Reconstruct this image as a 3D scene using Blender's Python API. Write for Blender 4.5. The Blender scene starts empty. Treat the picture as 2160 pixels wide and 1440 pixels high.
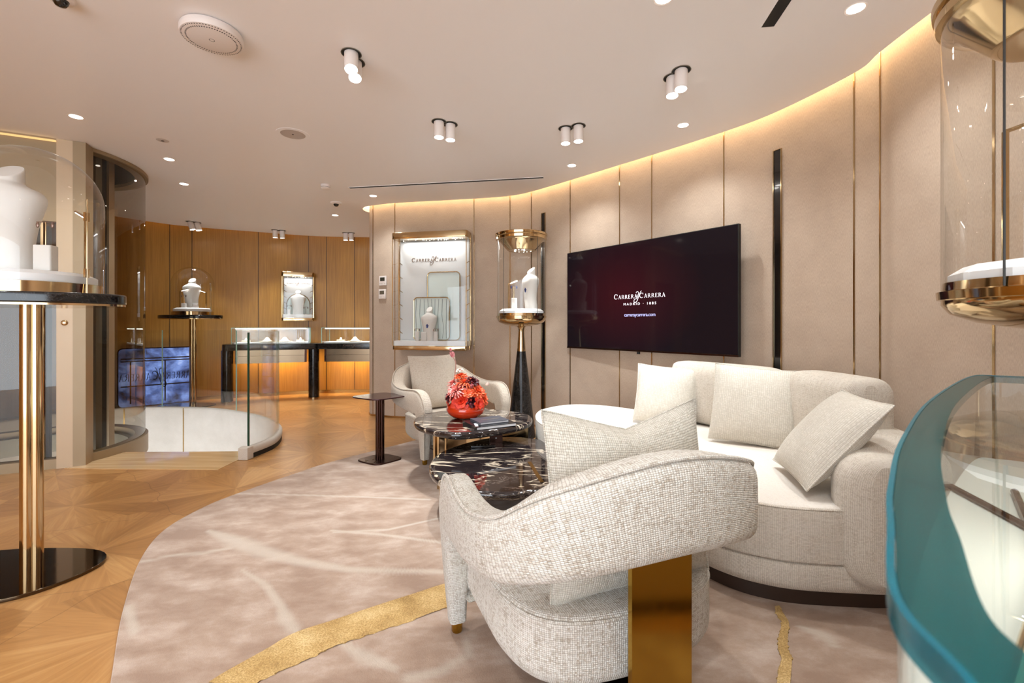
import bpy, math, random
from mathutils import Vector, Matrix
from mathutils.geometry import tessellate_polygon
random.seed(7)
PI = math.pi
sc = bpy.context.scene
col = sc.collection
EYE, F, HZ, CEIL = 1.12, 960.0, 686.0, 2.58

# ---------------------------------------------------------------- camera, world, exposure
cd = bpy.data.cameras.new('camera'); cam = bpy.data.objects.new('camera', cd); col.objects.link(cam)
cam.location = (0, 0, EYE); cam.rotation_euler = (PI/2, 0, 0)
cd.sensor_width = 36; cd.lens = 16; cd.shift_y = -34/2160; cd.clip_start = 0.02
cd.dof.use_dof = True; cd.dof.focus_distance = 2.4; cd.dof.aperture_fstop = 7
sc.camera = cam
w = bpy.data.worlds.new('world'); sc.world = w; w.use_nodes = True
w.node_tree.nodes['Background'].inputs[0].default_value = (0.90, 1.0, 1.10, 1)
w.node_tree.nodes['Background'].inputs[1].default_value = 3.0
vs = sc.view_settings
vs.view_transform = 'Standard'; vs.look = 'None'; vs.gamma = 1; vs.use_curve_mapping = False
vs.exposure = 1.08
sc.cycles.max_bounces = 9; sc.cycles.diffuse_bounces = 4; sc.cycles.transparent_max_bounces = 24
sc.cycles.sample_clamp_indirect = 6; sc.cycles.caustics_reflective = False; sc.cycles.caustics_refractive = False

def lamp(name, kind, loc, power, color=(1, .86, .72), target=None, size=.1, spot=None, blend=.6, parent=None):
    l = bpy.data.lights.new(name, kind); l.energy = power; l.color = color
    if kind == 'AREA': l.shape = 'DISK'; l.size = size
    elif kind == 'SPOT': l.spot_size = math.radians(spot or 60); l.spot_blend = blend; l.shadow_soft_size = size
    else: l.shadow_soft_size = size
    o = bpy.data.objects.new(name, l); col.objects.link(o); o.location = loc
    d = (Vector(target) - Vector(loc)) if target else Vector((0, 0, -1))
    o.rotation_euler = d.to_track_quat('-Z', 'Y').to_euler()
    if parent: o.parent = parent
    return o
def lampbox(name, loc, sx, sy, power, color, parent=None, target=None):
    o = lamp(name, 'AREA', loc, power, color, target=target, parent=parent)
    o.data.shape = 'RECTANGLE'; o.data.size = sx; o.data.size_y = sy
    return o
# ---------------------------------------------------------------- pixel -> place helpers
def gnd(px, py, z=0):
    Y = (EYE - z)*F/(py - HZ); return Vector(((px - 1080)/F*Y, Y, z))
def clg(px, py, z=CEIL):
    Y = (z - EYE)*F/(HZ - py); return Vector(((px - 1080)/F*Y, Y, z))
def at(px, py, Y):
    return Vector(((px - 1080)/F*Y, Y, EYE - (py - HZ)/F*Y))

# ---------------------------------------------------------------- materials
def lin(c): return tuple(((x/12.92) if x <= .04045 else ((x + .055)/1.055)**2.4) for x in c)
def rgb(r, g, b): return lin((r/255, g/255, b/255)) + (1,)
class NT:
    def __init__(s, name):
        s.m = bpy.data.materials.new(name); s.m.use_nodes = True; s.t = s.m.node_tree; s.n = s.t.nodes
        s.b = s.n['Principled BSDF']; s.out = s.n['Material Output']
    def node(s, typ, **kw):
        n = s.n.new(typ)
        for k, v in kw.items():
            if k.startswith('i_'): n.inputs[k[2:].replace('_', ' ')].default_value = v
            else: setattr(n, k, v)
        return n
    def link(s, a, b): s.t.links.new(a, b)
    def math(s, op, a, b=None, c=None):
        n = s.n.new('ShaderNodeMath'); n.operation = op
        for i, v in enumerate((a, b, c)):
            if v is None: continue
            if hasattr(v, 'type') and not isinstance(v, (int, float)): s.link(v, n.inputs[i])
            else: n.inputs[i].default_value = v
        return n.outputs[0]
    def vec(s, op, a, b=None, c=None, out=0):
        n = s.n.new('ShaderNodeVectorMath'); n.operation = op
        for i, v in enumerate((a, b, c)):
            if v is None: continue
            if isinstance(v, (tuple, list)): n.inputs[i].default_value = v
            elif isinstance(v, (int, float)): n.inputs['Scale'].default_value = v
            else: s.link(v, n.inputs[i])
        return n.outputs[out]
    def mix(s, f, a, b, mode='MIX'):
        n = s.n.new('ShaderNodeMix'); n.data_type = 'RGBA'; n.blend_type = mode
        for i, v in ((0, f), (6, a), (7, b)):
            if isinstance(v, (tuple, float, int)): n.inputs[i].default_value = v
            else: s.link(v, n.inputs[i])
        return n.outputs[2]
    def ramp(s, f, stops):
        n = s.n.new('ShaderNodeValToRGB'); e = n.color_ramp.elements
        e[0].position, e[0].color = stops[0]; e[1].position, e[1].color = stops[-1]
        for p, c in stops[1:-1]: x = e.new(p); x.color = c
        s.link(f, n.inputs[0]); return n.outputs[0]
    def noise(s, vec, scale, detail=3, rough=.5, dist=0):
        n = s.node('ShaderNodeTexNoise'); n.inputs['Scale'].default_value = scale
        n.inputs['Detail'].default_value = detail; n.inputs['Roughness'].default_value = rough
        n.inputs['Distortion'].default_value = dist
        if vec is not None: s.link(vec, n.inputs['Vector'])
        return n.outputs[0]
    def bump(s, h, strength, dist=.002):
        n = s.node('ShaderNodeBump'); n.inputs['Strength'].default_value = strength; n.inputs['Distance'].default_value = dist
        s.link(h, n.inputs['Height']); s.link(n.outputs[0], s.b.inputs['Normal'])
    def co(s, which): return s.node('ShaderNodeTexCoord').outputs[which]

def plain(name, c, rough=.5, metal=0, coat=0, spec=None, emit=None, es=0):
    t = NT(name); b = t.b
    b.inputs['Base Color'].default_value = c; b.inputs['Roughness'].default_value = rough
    b.inputs['Metallic'].default_value = metal; b.inputs['Coat Weight'].default_value = coat
    if spec is not None: b.inputs['Specular IOR Level'].default_value = spec
    if emit: b.inputs['Emission Color'].default_value = emit; b.inputs['Emission Strength'].default_value = es
    # faint surface variation so nothing is perfectly uniform
    nz = t.noise(t.co('Object'), 14, 3)
    mr = t.node('ShaderNodeMapRange'); t.link(nz, mr.inputs[0])
    mr.inputs[3].default_value = max(0, rough - .04); mr.inputs[4].default_value = rough + .05
    t.link(mr.outputs[0], b.inputs['Roughness'])
    return t.m
M = {}
M['brass'] = plain('polished brass', rgb(198, 172, 132), .1, 1)
M['gold'] = plain('satin gold brass', rgb(190, 150, 60), .14, 1)
M['bronze'] = plain('dark bronze', rgb(70, 50, 44), .28, 1)
M['mirror'] = plain('bronze mirror', rgb(140, 120, 98), .22, 1)
M['dark_mirror'] = plain('dark mirror polished steel', rgb(92, 78, 62), .05, 1)
M['white'] = plain('white satin plinth', rgb(238, 238, 238), .4)
M['bust'] = plain('white leatherette bust', rgb(216, 212, 206), .55)
M['case_back'] = plain('pale satin case lining', rgb(206, 207, 206), .5)
M['ceiling'] = plain('painted plaster ceiling', rgb(243, 239, 238), .42, spec=.35)
M['paint'] = plain('beige lacquered metal', rgb(196, 172, 142), .4, .1)
M['lacquer'] = plain('bronze lacquer frame', rgb(150, 128, 98), .4, .3)
M['black'] = plain('black void slot', rgb(10, 9, 9), .6)
M['black_gloss'] = plain('black gloss', rgb(14, 12, 13), .12, coat=.5)
M['plastic'] = plain('white plastic', rgb(232, 222, 216), .4)
M['grille'] = plain('grey perforated grille', rgb(190, 178, 170), .6)
M['screw'] = plain('small dark steel screw', rgb(90, 84, 80), .3, .8)
M['gray'] = plain('grey steel ring', rgb(120, 112, 96), .4, .4)
M['shaft'] = plain('dark shaft metal', rgb(36, 32, 27), .45, .2)
M['screen'] = plain('lcd screen', rgb(58, 56, 48), .2)
M['orange'] = plain('orange glazed ceramic', rgb(208, 54, 16), .1, coat=.6)
M['vase_rim'] = plain('inner orange glaze', rgb(120, 22, 8), .2)
M['paper'] = plain('book paper edge', rgb(226, 226, 228), .7)
M['book'] = plain('charcoal book cover', rgb(66, 68, 76), .4)
M['book2'] = plain('black book cover', rgb(24, 24, 28), .25)
M['silver'] = plain('silver print', rgb(190, 180, 160), .3, .8)
M['wood_dark'] = plain('dark stained plinth wood', rgb(54, 36, 26), .45)
M['sapphire'] = plain('blue gem cluster', rgb(36, 60, 130), .15, .4)
M['chain'] = plain('rose gold chain', rgb(120, 96, 86), .3, .9)
M['letter_gold'] = plain('gold lettering', rgb(112, 84, 62), .4, .2)
M['letter_gray'] = plain('engraved lettering', rgb(104, 88, 68), .45)
M['frost'] = plain('frosted pale panel', rgb(206, 218, 214), .35)
M['pleat'] = plain('dark pleated lines', rgb(108, 124, 128), .5)
M['kick'] = plain('brass skirting', rgb(170, 136, 80), .25, .9)
def emis(name, c, s):
    t = NT(name); e = t.node('ShaderNodeEmission'); e.inputs[0].default_value = c; e.inputs[1].default_value = s
    t.link(e.outputs[0], t.out.inputs[0]); return t.m
M['lens'] = emis('lamp lens', (1, .95, .9, 1), 14)
M['disc'] = emis('downlight diffuser', (1, .88, .74, 1), 9)
M['cove'] = emis('warm cove led', (1, .76, .44, 1), 15)
M['led'] = emis('white led dots', (1, .97, .92, 1), 14)
M['led_warm'] = emis('warm led strip', (1, .72, .36, 1), 4)
M['type_white'] = emis('screen lettering', (.95, .86, .92, 1), 1.0)
M['type_blue'] = emis('screen address lettering', (.55, .55, .95, 1), .8)

def glass_mat(name, tint=(1, 1, 1, 1), refl=1.0, base=.0, rough=.0):
    t = NT(name)
    tr = t.node('ShaderNodeBsdfTransparent'); tr.inputs[0].default_value = tint
    gl = t.node('ShaderNodeBsdfGlossy'); gl.inputs['Roughness'].default_value = rough
    lw = t.node('ShaderNodeLayerWeight'); lw.inputs[0].default_value = .5
    p = t.math('POWER', lw.outputs['Facing'], 3.2)
    f = t.math('MULTIPLY_ADD', p, .62*refl, .035*refl + base)
    mx = t.node('ShaderNodeMixShader'); t.link(f, mx.inputs[0]); t.link(tr.outputs[0], mx.inputs[1]); t.link(gl.outputs[0], mx.inputs[2])
    t.link(mx.outputs[0], t.out.inputs[0]); return t.m
M['glass'] = glass_mat('clear glass', (.985, .99, .985, 1))
M['glass_shaft'] = glass_mat('bronze tinted shaft glass', (.70, .66, .60, 1), 1.2)
M['glass_top'] = glass_mat('thick counter glass', (.90, .95, .93, 1), 1.0)
M['glass_edge'] = plain('green glass edge', rgb(24, 66, 52), .2)
M['glass_edge_pale'] = plain('pale green glass edge', rgb(150, 186, 170), .2)

def teal(name, c, a):
    t = NT(name); tr = t.node('ShaderNodeBsdfTransparent'); tr.inputs[0].default_value = c
    t.b.inputs['Base Color'].default_value = a; t.b.inputs['Roughness'].default_value = .15
    mx = t.node('ShaderNodeMixShader'); mx.inputs[0].default_value = .6
    t.link(tr.outputs[0], mx.inputs[1]); t.link(t.b.outputs[0], mx.inputs[2]); t.link(mx.outputs[0], t.out.inputs[0]); return t.m
M['teal'] = teal('teal glass rim', (.22, .48, .48, 1), rgb(14, 88, 92))
M['teal_edge'] = teal('bright teal glass edge', (.3, .7, .75, 1), rgb(24, 124, 146))

# woven wall textile (uses metre UVs)
def textile(name, c1, c2, su, sv, bump, mott=.5):
    t = NT(name); uv = t.co('UV')
    mp = t.node('ShaderNodeMapping'); mp.inputs['Scale'].default_value = (su, sv, 1); t.link(uv, mp.inputs[0])
    n1 = t.noise(mp.outputs[0], 1, 2, .6)
    n2 = t.noise(uv, 5, 5, .6)
    f = t.math('ADD', t.math('MULTIPLY', n1, .6), t.math('MULTIPLY', n2, mott))
    c = t.ramp(f, [(.35, c1), (.75, c2)])
    t.link(c, t.b.inputs['Base Color']); t.b.inputs['Roughness'].default_value = .8
    t.b.inputs['Specular IOR Level'].default_value = .2
    t.bump(n1, bump, .002); return t.m
M['wall'] = textile('woven beige wall textile', rgb(176, 156, 138), rgb(206, 186, 166), 420, 60, .4, .32)
M['curb'] = textile('pale grey beige textile', rgb(190, 180, 167), rgb(212, 203, 192), 300, 120, .3)

def veneer():
    t = NT('oak veneer wall'); uv = t.co('UV')
    mp = t.node('ShaderNodeMapping'); mp.inputs['Scale'].default_value = (60, 1.6, 1); t.link(uv, mp.inputs[0])
    n1 = t.noise(mp.outputs[0], 1, 6, .65, .2)
    sep = t.node('ShaderNodeSeparateXYZ'); t.link(uv, sep.inputs[0])
    fl = t.math('FLOOR', t.math('MULTIPLY', sep.outputs[0], 4.4))
    wn = t.node('ShaderNodeTexWhiteNoise', noise_dimensions='1D'); t.link(fl, wn.inputs['W'])
    f = t.math('ADD', t.math('MULTIPLY', n1, .8), t.math('MULTIPLY', wn.outputs[0], .12))
    c = t.ramp(f, [(.25, rgb(146, 100, 38)), (.75, rgb(192, 140, 60))])
    t.link(c, t.b.inputs['Base Color']); t.b.inputs['Roughness'].default_value = .38
    t.bump(n1, .08); return t.m
M['veneer'] = veneer()

def boucle(name, dark, mid, light, pu, pv, bump, wh=.55):
    """grid weave with slubs; metre UVs, pu/pv thread pitches"""
    t = NT(name); uv = t.co('UV')
    wob = t.noise(uv, 40, 2)
    sep = t.node('ShaderNodeSeparateXYZ'); t.link(uv, sep.inputs[0])
    U = t.math('MULTIPLY', t.math('ADD', sep.outputs[0], t.math('MULTIPLY', wob, pu*.9)), 1/pu)
    V = t.math('MULTIPLY', t.math('ADD', sep.outputs[1], t.math('MULTIPLY', wob, pv*.9)), 1/pv)
    su = t.math('ABSOLUTE', t.math('SINE', t.math('MULTIPLY', U, PI)))
    sv = t.math('ABSOLUTE', t.math('SINE', t.math('MULTIPLY', V, PI)))
    h = t.math('MULTIPLY', t.math('POWER', su, .6), t.math('POWER', sv, .6))
    cb = t.node('ShaderNodeCombineXYZ'); t.link(t.math('FLOOR', U), cb.inputs[0]); t.link(t.math('FLOOR', V), cb.inputs[1])
    wn = t.node('ShaderNodeTexWhiteNoise', noise_dimensions='2D'); t.link(cb.outputs[0], wn.inputs['Vector'])
    # streaks: whole rows / columns brighter
    mp = t.node('ShaderNodeMapping'); mp.inputs['Scale'].default_value = (9, 1/pv*.9, 1); t.link(uv, mp.inputs[0])
    row = t.noise(mp.outputs[0], 1, 2)
    mp2 = t.node('ShaderNodeMapping'); mp2.inputs['Scale'].default_value = (1/pu*.6, 9, 1); t.link(uv, mp2.inputs[0])
    colm = t.noise(mp2.outputs[0], 1, 2)
    k = t.math('ADD', t.math('MULTIPLY', wn.outputs[0], .35), t.math('MULTIPLY', t.math('ADD', row, colm), wh))
    c = t.ramp(k, [(.38, mid), (.78, light)])
    c2 = t.mix(t.math('SUBTRACT', 1, t.math('MINIMUM', t.math('MULTIPLY', h, 2.2), 1)), c, dark)
    t.link(c2, t.b.inputs['Base Color']); t.b.inputs['Roughness'].default_value = .9
    t.b.inputs['Specular IOR Level'].default_value = .15; t.b.inputs['Sheen Weight'].default_value = .15
    t.bump(h, bump, .003); return t.m
M['tweed'] = boucle('ivory and sand tweed', rgb(150, 138, 122), rgb(180, 165, 146), rgb(236, 232, 224), .0062, .0052, .7)
M['tweed_far'] = boucle('greige tweed upholstery', rgb(150, 136, 120), rgb(184, 168, 150), rgb(206, 194, 178), .007, .006, .4)
M['tweed_pillow'] = boucle('grey basket weave', rgb(150, 140, 122), rgb(190, 182, 166), rgb(222, 216, 204), .0065, .006, .6)
M['sofa'] = boucle('cream boucle upholstery', rgb(160, 148, 132), rgb(198, 186, 170), rgb(222, 213, 200), .0065, .005, .5)
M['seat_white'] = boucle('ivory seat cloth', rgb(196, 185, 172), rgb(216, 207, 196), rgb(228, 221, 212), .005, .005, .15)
M['pillow'] = boucle('ribbed ivory cushion cloth', rgb(170, 162, 148), rgb(206, 199, 186), rgb(222, 216, 205), .010, .006, .35, .3)

def marble():
    t = NT('black marble with ivory veins'); co = t.co('Object')
    mp = t.node('ShaderNodeMapping'); mp.inputs['Scale'].default_value = (.8, 2.4, 2); mp.inputs['Rotation'].default_value = (0, 0, .12); t.link(co, mp.inputs[0])
    d = t.noise(mp.outputs[0], 1.25, 4, .58, 1.6)
    v = t.math('ABSOLUTE', t.math('SUBTRACT', d, .5))
    d2 = t.noise(mp.outputs[0], 4.0, 8, .72, 1.4)
    v2 = t.math('ABSOLUTE', t.math('SUBTRACT', d2, .52))
    mask = t.noise(mp.outputs[0], 1.0, 2)
    c = t.ramp(v, [(0, rgb(206, 194, 172)), (.006, rgb(170, 152, 132)), (.016, rgb(34, 27, 28)), (1, rgb(12, 10, 11))])
    a = t.ramp(v2, [(0, (1, 1, 1, 1)), (.006, (0, 0, 0, 1)), (1, (0, 0, 0, 1))])
    a2 = t.math('MULTIPLY', a, t.math('GREATER_THAN', mask, .50))
    c2 = t.mix(a2, c, rgb(176, 160, 148))
    t.link(c2, t.b.inputs['Base Color']); t.b.inputs['Roughness'].default_value = .06
    t.b.inputs['Coat Weight'].default_value = .5; t.b.inputs['Coat Roughness'].default_value = .03
    return t.m
M['marble'] = marble()
def marble_dark():
    t = NT('plain black marble'); d = t.noise(t.co('Object'), 5, 8, .8, 1.2)
    v = t.math('ABSOLUTE', t.math('SUBTRACT', d, .5))
    t.link(t.ramp(v, [(0, rgb(80, 76, 74)), (.008, rgb(18, 17, 17)), (1, rgb(12, 11, 12))]), t.b.inputs['Base Color'])
    t.b.inputs['Roughness'].default_value = .14; return t.m
M['marble_dark'] = marble_dark()

def parquet():
    t = NT('fan parquet oak floor'); co = t.co('Object')
    mp = t.node('ShaderNodeMapping', vector_type='TEXTURE')
    mp.inputs['Location'].default_value = (-2.05, 2.26, 0); mp.inputs['Rotation'].default_value = (0, 0, math.radians(20)); mp.inputs['Scale'].default_value = (.88, .88, 1)
    t.link(co, mp.inputs[0])
    sepz = t.node('ShaderNodeSeparateXYZ'); t.link(mp.outputs[0], sepz.inputs[0])
    cz = t.node('ShaderNodeCombineXYZ'); t.link(sepz.outputs[0], cz.inputs[0]); t.link(sepz.outputs[1], cz.inputs[1])
    p = cz.outputs[0]
    r3 = math.sqrt(3)
    def wrap(v): return t.vec('WRAP', v, (.5, r3/2, .5), (-.5, -r3/2, -.5))
    a = wrap(p); b = wrap(t.vec('ADD', p, (.5, r3/2, 0)))
    la = t.vec('LENGTH', a, out=1); lb = t.vec('LENGTH', b, out=1)
    sel = t.math('LESS_THAN', lb, la)
    n = t.node('ShaderNodeMix', data_type='VECTOR'); t.link(sel, n.inputs[0]); t.link(a, n.inputs[4]); t.link(b, n.inputs[5])
    gv = n.outputs[1]
    cid = t.vec('SUBTRACT', p, gv); cid = t.vec('SNAP', t.vec('ADD', cid, (.05, .05, .0)), (.1, .1, .1))
    s = t.node('ShaderNodeSeparateXYZ'); t.link(gv, s.inputs[0])
    ang = t.math('ARCTAN2', s.outputs[1], s.outputs[0])
    wi = t.math('FLOOR', t.math('MULTIPLY', t.math('ADD', ang, .2), 14/(2*PI)))
    wc = t.math('SUBTRACT', t.math('MULTIPLY', t.math('ADD', wi, .5), 2*PI/14), .2)
    cs, sn = t.math('COSINE', wc), t.math('SINE', wc)
    al = t.math('ADD', t.math('MULTIPLY', s.outputs[0], cs), t.math('MULTIPLY', s.outputs[1], sn))
    ac = t.math('SUBTRACT', t.math('MULTIPLY', s.outputs[1], cs), t.math('MULTIPLY', s.outputs[0], sn))
    wn = t.node('ShaderNodeTexWhiteNoise', noise_dimensions='4D'); t.link(cid, wn.inputs['Vector']); t.link(wi, wn.inputs['W'])
    gc = t.node('ShaderNodeCombineXYZ'); t.link(t.math('MULTIPLY', al, 2.2), gc.inputs[0]); t.link(t.math('MULTIPLY', ac, 34), gc.inputs[1]); t.link(t.math('MULTIPLY', wn.outputs[0], 50), gc.inputs[2])
    g = t.noise(gc.outputs[0], 1, 5, .6, .6)
    # petal seams: circle arcs about each fan centre
    rr = t.vec('LENGTH', gv, out=1)
    seam = t.math('LESS_THAN', t.math('ABSOLUTE', t.math('SUBTRACT', rr, t.math('MULTIPLY_ADD', t.math('COSINE', t.math('MULTIPLY', ang, 6)), .03, .47))), .0025)
    f = t.math('ADD', t.math('MULTIPLY', g, .68), t.math('MULTIPLY', wn.outputs[0], .30))
    c = t.ramp(f, [(.2, rgb(142, 98, 54)), (.55, rgb(176, 128, 76)), (.85, rgb(204, 160, 104))])
    c = t.mix(t.math('MULTIPLY', seam, .45), c, rgb(96, 62, 34))
    t.link(c, t.b.inputs['Base Color'])
    t.b.inputs['Roughness'].default_value = .3; t.b.inputs['Specular IOR Level'].default_value = .55
    t.bump(g, .05); return t.m
M['parquet'] = parquet()
def landing_mat():
    t = NT('polished pale oak landing'); mp = t.node('ShaderNodeMapping'); mp.inputs['Scale'].default_value = (1.5, 22, 1); t.link(t.co('Object'), mp.inputs[0])
    g = t.noise(mp.outputs[0], 1, 5, .6, .4)
    t.link(t.ramp(g, [(.3, rgb(196, 158, 112)), (.7, rgb(226, 194, 150))]), t.b.inputs['Base Color'])
    t.b.inputs['Roughness'].default_value = .08; t.b.inputs['Coat Weight'].default_value = .5; return t.m
M['landing'] = landing_mat()

def rug_mat():
    t = NT('carved taupe and ivory rug pile'); co = t.co('Object')
    mp = t.node('ShaderNodeMapping'); mp.inputs['Scale'].default_value = (4.2, 7.5, 1); mp.inputs['Rotation'].default_value = (0, 0, -.35); t.link(co, mp.inputs[0])
    n1 = t.noise(mp.outputs[0], 1, 6, .62, .15)
    n3 = t.noise(co, 260, 2)
    at_ = t.node('ShaderNodeAttribute', attribute_name='vein')
    f = t.math('ADD', t.math('MULTIPLY', n1, .85), t.math('MULTIPLY', t.math('SUBTRACT', n3, .5), .1))
    c = t.ramp(f, [(.32, rgb(150, 124, 106)), (.44, rgb(166, 142, 124)), (.55, rgb(182, 161, 146)), (.68, rgb(200, 184, 171))])
    c = t.mix(at_.outputs['Fac'], c, rgb(196, 184, 170))
    t.link(c, t.b.inputs['Base Color']); t.b.inputs['Roughness'].default_value = .85
    t.b.inputs['Sheen Weight'].default_value = .25; t.b.inputs['Specular IOR Level'].default_value = .1
    t.bump(n3, .35, .003); return t.m
M['rug'] = rug_mat()
def lurex():
    t = NT('gold lurex pile'); co = t.co('Object')
    n3 = t.noise(co, 170, 3, .8); n1 = t.noise(co, 9, 3)
    f = t.math('ADD', t.math('MULTIPLY', n3, .7), t.math('MULTIPLY', n1, .4))
    t.link(t.ramp(f, [(.35, rgb(134, 100, 48)), (.55, rgb(196, 160, 100)), (.75, rgb(240, 214, 160))]), t.b.inputs['Base Color'])
    t.b.inputs['Roughness'].default_value = .5; t.b.inputs['Metallic'].default_value = .25; t.bump(n3, .8, .004); return t.m
M['lurex'] = lurex()
def tv_mat():
    t = NT('glossy tv screen showing dark red'); g = t.co('UV')
    gr = t.node('ShaderNodeTexGradient', gradient_type='SPHERICAL')
    mp = t.node('ShaderNodeMapping'); mp.inputs['Location'].default_value = (.22, -.04, 0); mp.inputs['Scale'].default_value = (1.25, 1.6, 1); t.link(g, mp.inputs[0]); t.link(mp.outputs[0], gr.inputs[0])
    t.b.inputs['Base Color'].default_value = (.004, .003, .004, 1); t.b.inputs['Roughness'].default_value = .07
    c = t.ramp(gr.outputs['Fac'], [(0, (.0035, .002, .003, 1)), (.9, (.020, .0022, .0035, 1))])
    t.link(c, t.b.inputs['Emission Color']); t.b.inputs['Emission Strength'].default_value = 1
    t.b.inputs['Specular IOR Level'].default_value = .16; return t.m
M['tv'] = tv_mat()
def blue_noise_mat():  # glowing blue noise colours for the low oak wall panel
    t = NT('emissive blue noise'); co = t.co('Object')
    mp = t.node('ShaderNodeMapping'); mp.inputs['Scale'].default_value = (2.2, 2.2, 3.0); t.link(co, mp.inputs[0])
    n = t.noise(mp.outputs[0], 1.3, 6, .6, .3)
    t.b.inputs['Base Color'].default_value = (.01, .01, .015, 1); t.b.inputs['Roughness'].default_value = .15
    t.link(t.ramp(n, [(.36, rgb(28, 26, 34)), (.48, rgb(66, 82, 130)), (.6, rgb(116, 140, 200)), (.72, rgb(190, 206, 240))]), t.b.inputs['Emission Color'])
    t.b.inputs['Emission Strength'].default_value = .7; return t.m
M['blue_noise'] = blue_noise_mat()
def petal(name, c1, c2):
    t = NT(name); n = t.noise(t.co('Object'), 60, 2)
    t.link(t.ramp(n, [(.35, c1), (.7, c2)]), t.b.inputs['Base Color']); t.b.inputs['Roughness'].default_value = .5
    t.b.inputs['Subsurface Weight'].default_value = .0; return t.m
M['p_coral'] = petal('coral petals', rgb(226, 74, 34), rgb(246, 126, 74))
M['p_red'] = petal('red petals', rgb(206, 34, 14), rgb(232, 66, 30))
M['p_burg'] = petal('burgundy petals', rgb(40, 6, 14), rgb(112, 16, 34))
M['p_pink'] = petal('pink petals', rgb(206, 120, 130), rgb(238, 180, 178))
M['p_white'] = petal('white petals', rgb(240, 214, 200), rgb(252, 240, 230))
M['p_spider'] = petal('pink and white spiky petals', rgb(222, 76, 66), rgb(246, 190, 180))
M['stem'] = plain('dusty pink stem', rgb(176, 130, 120), .6)

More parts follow.
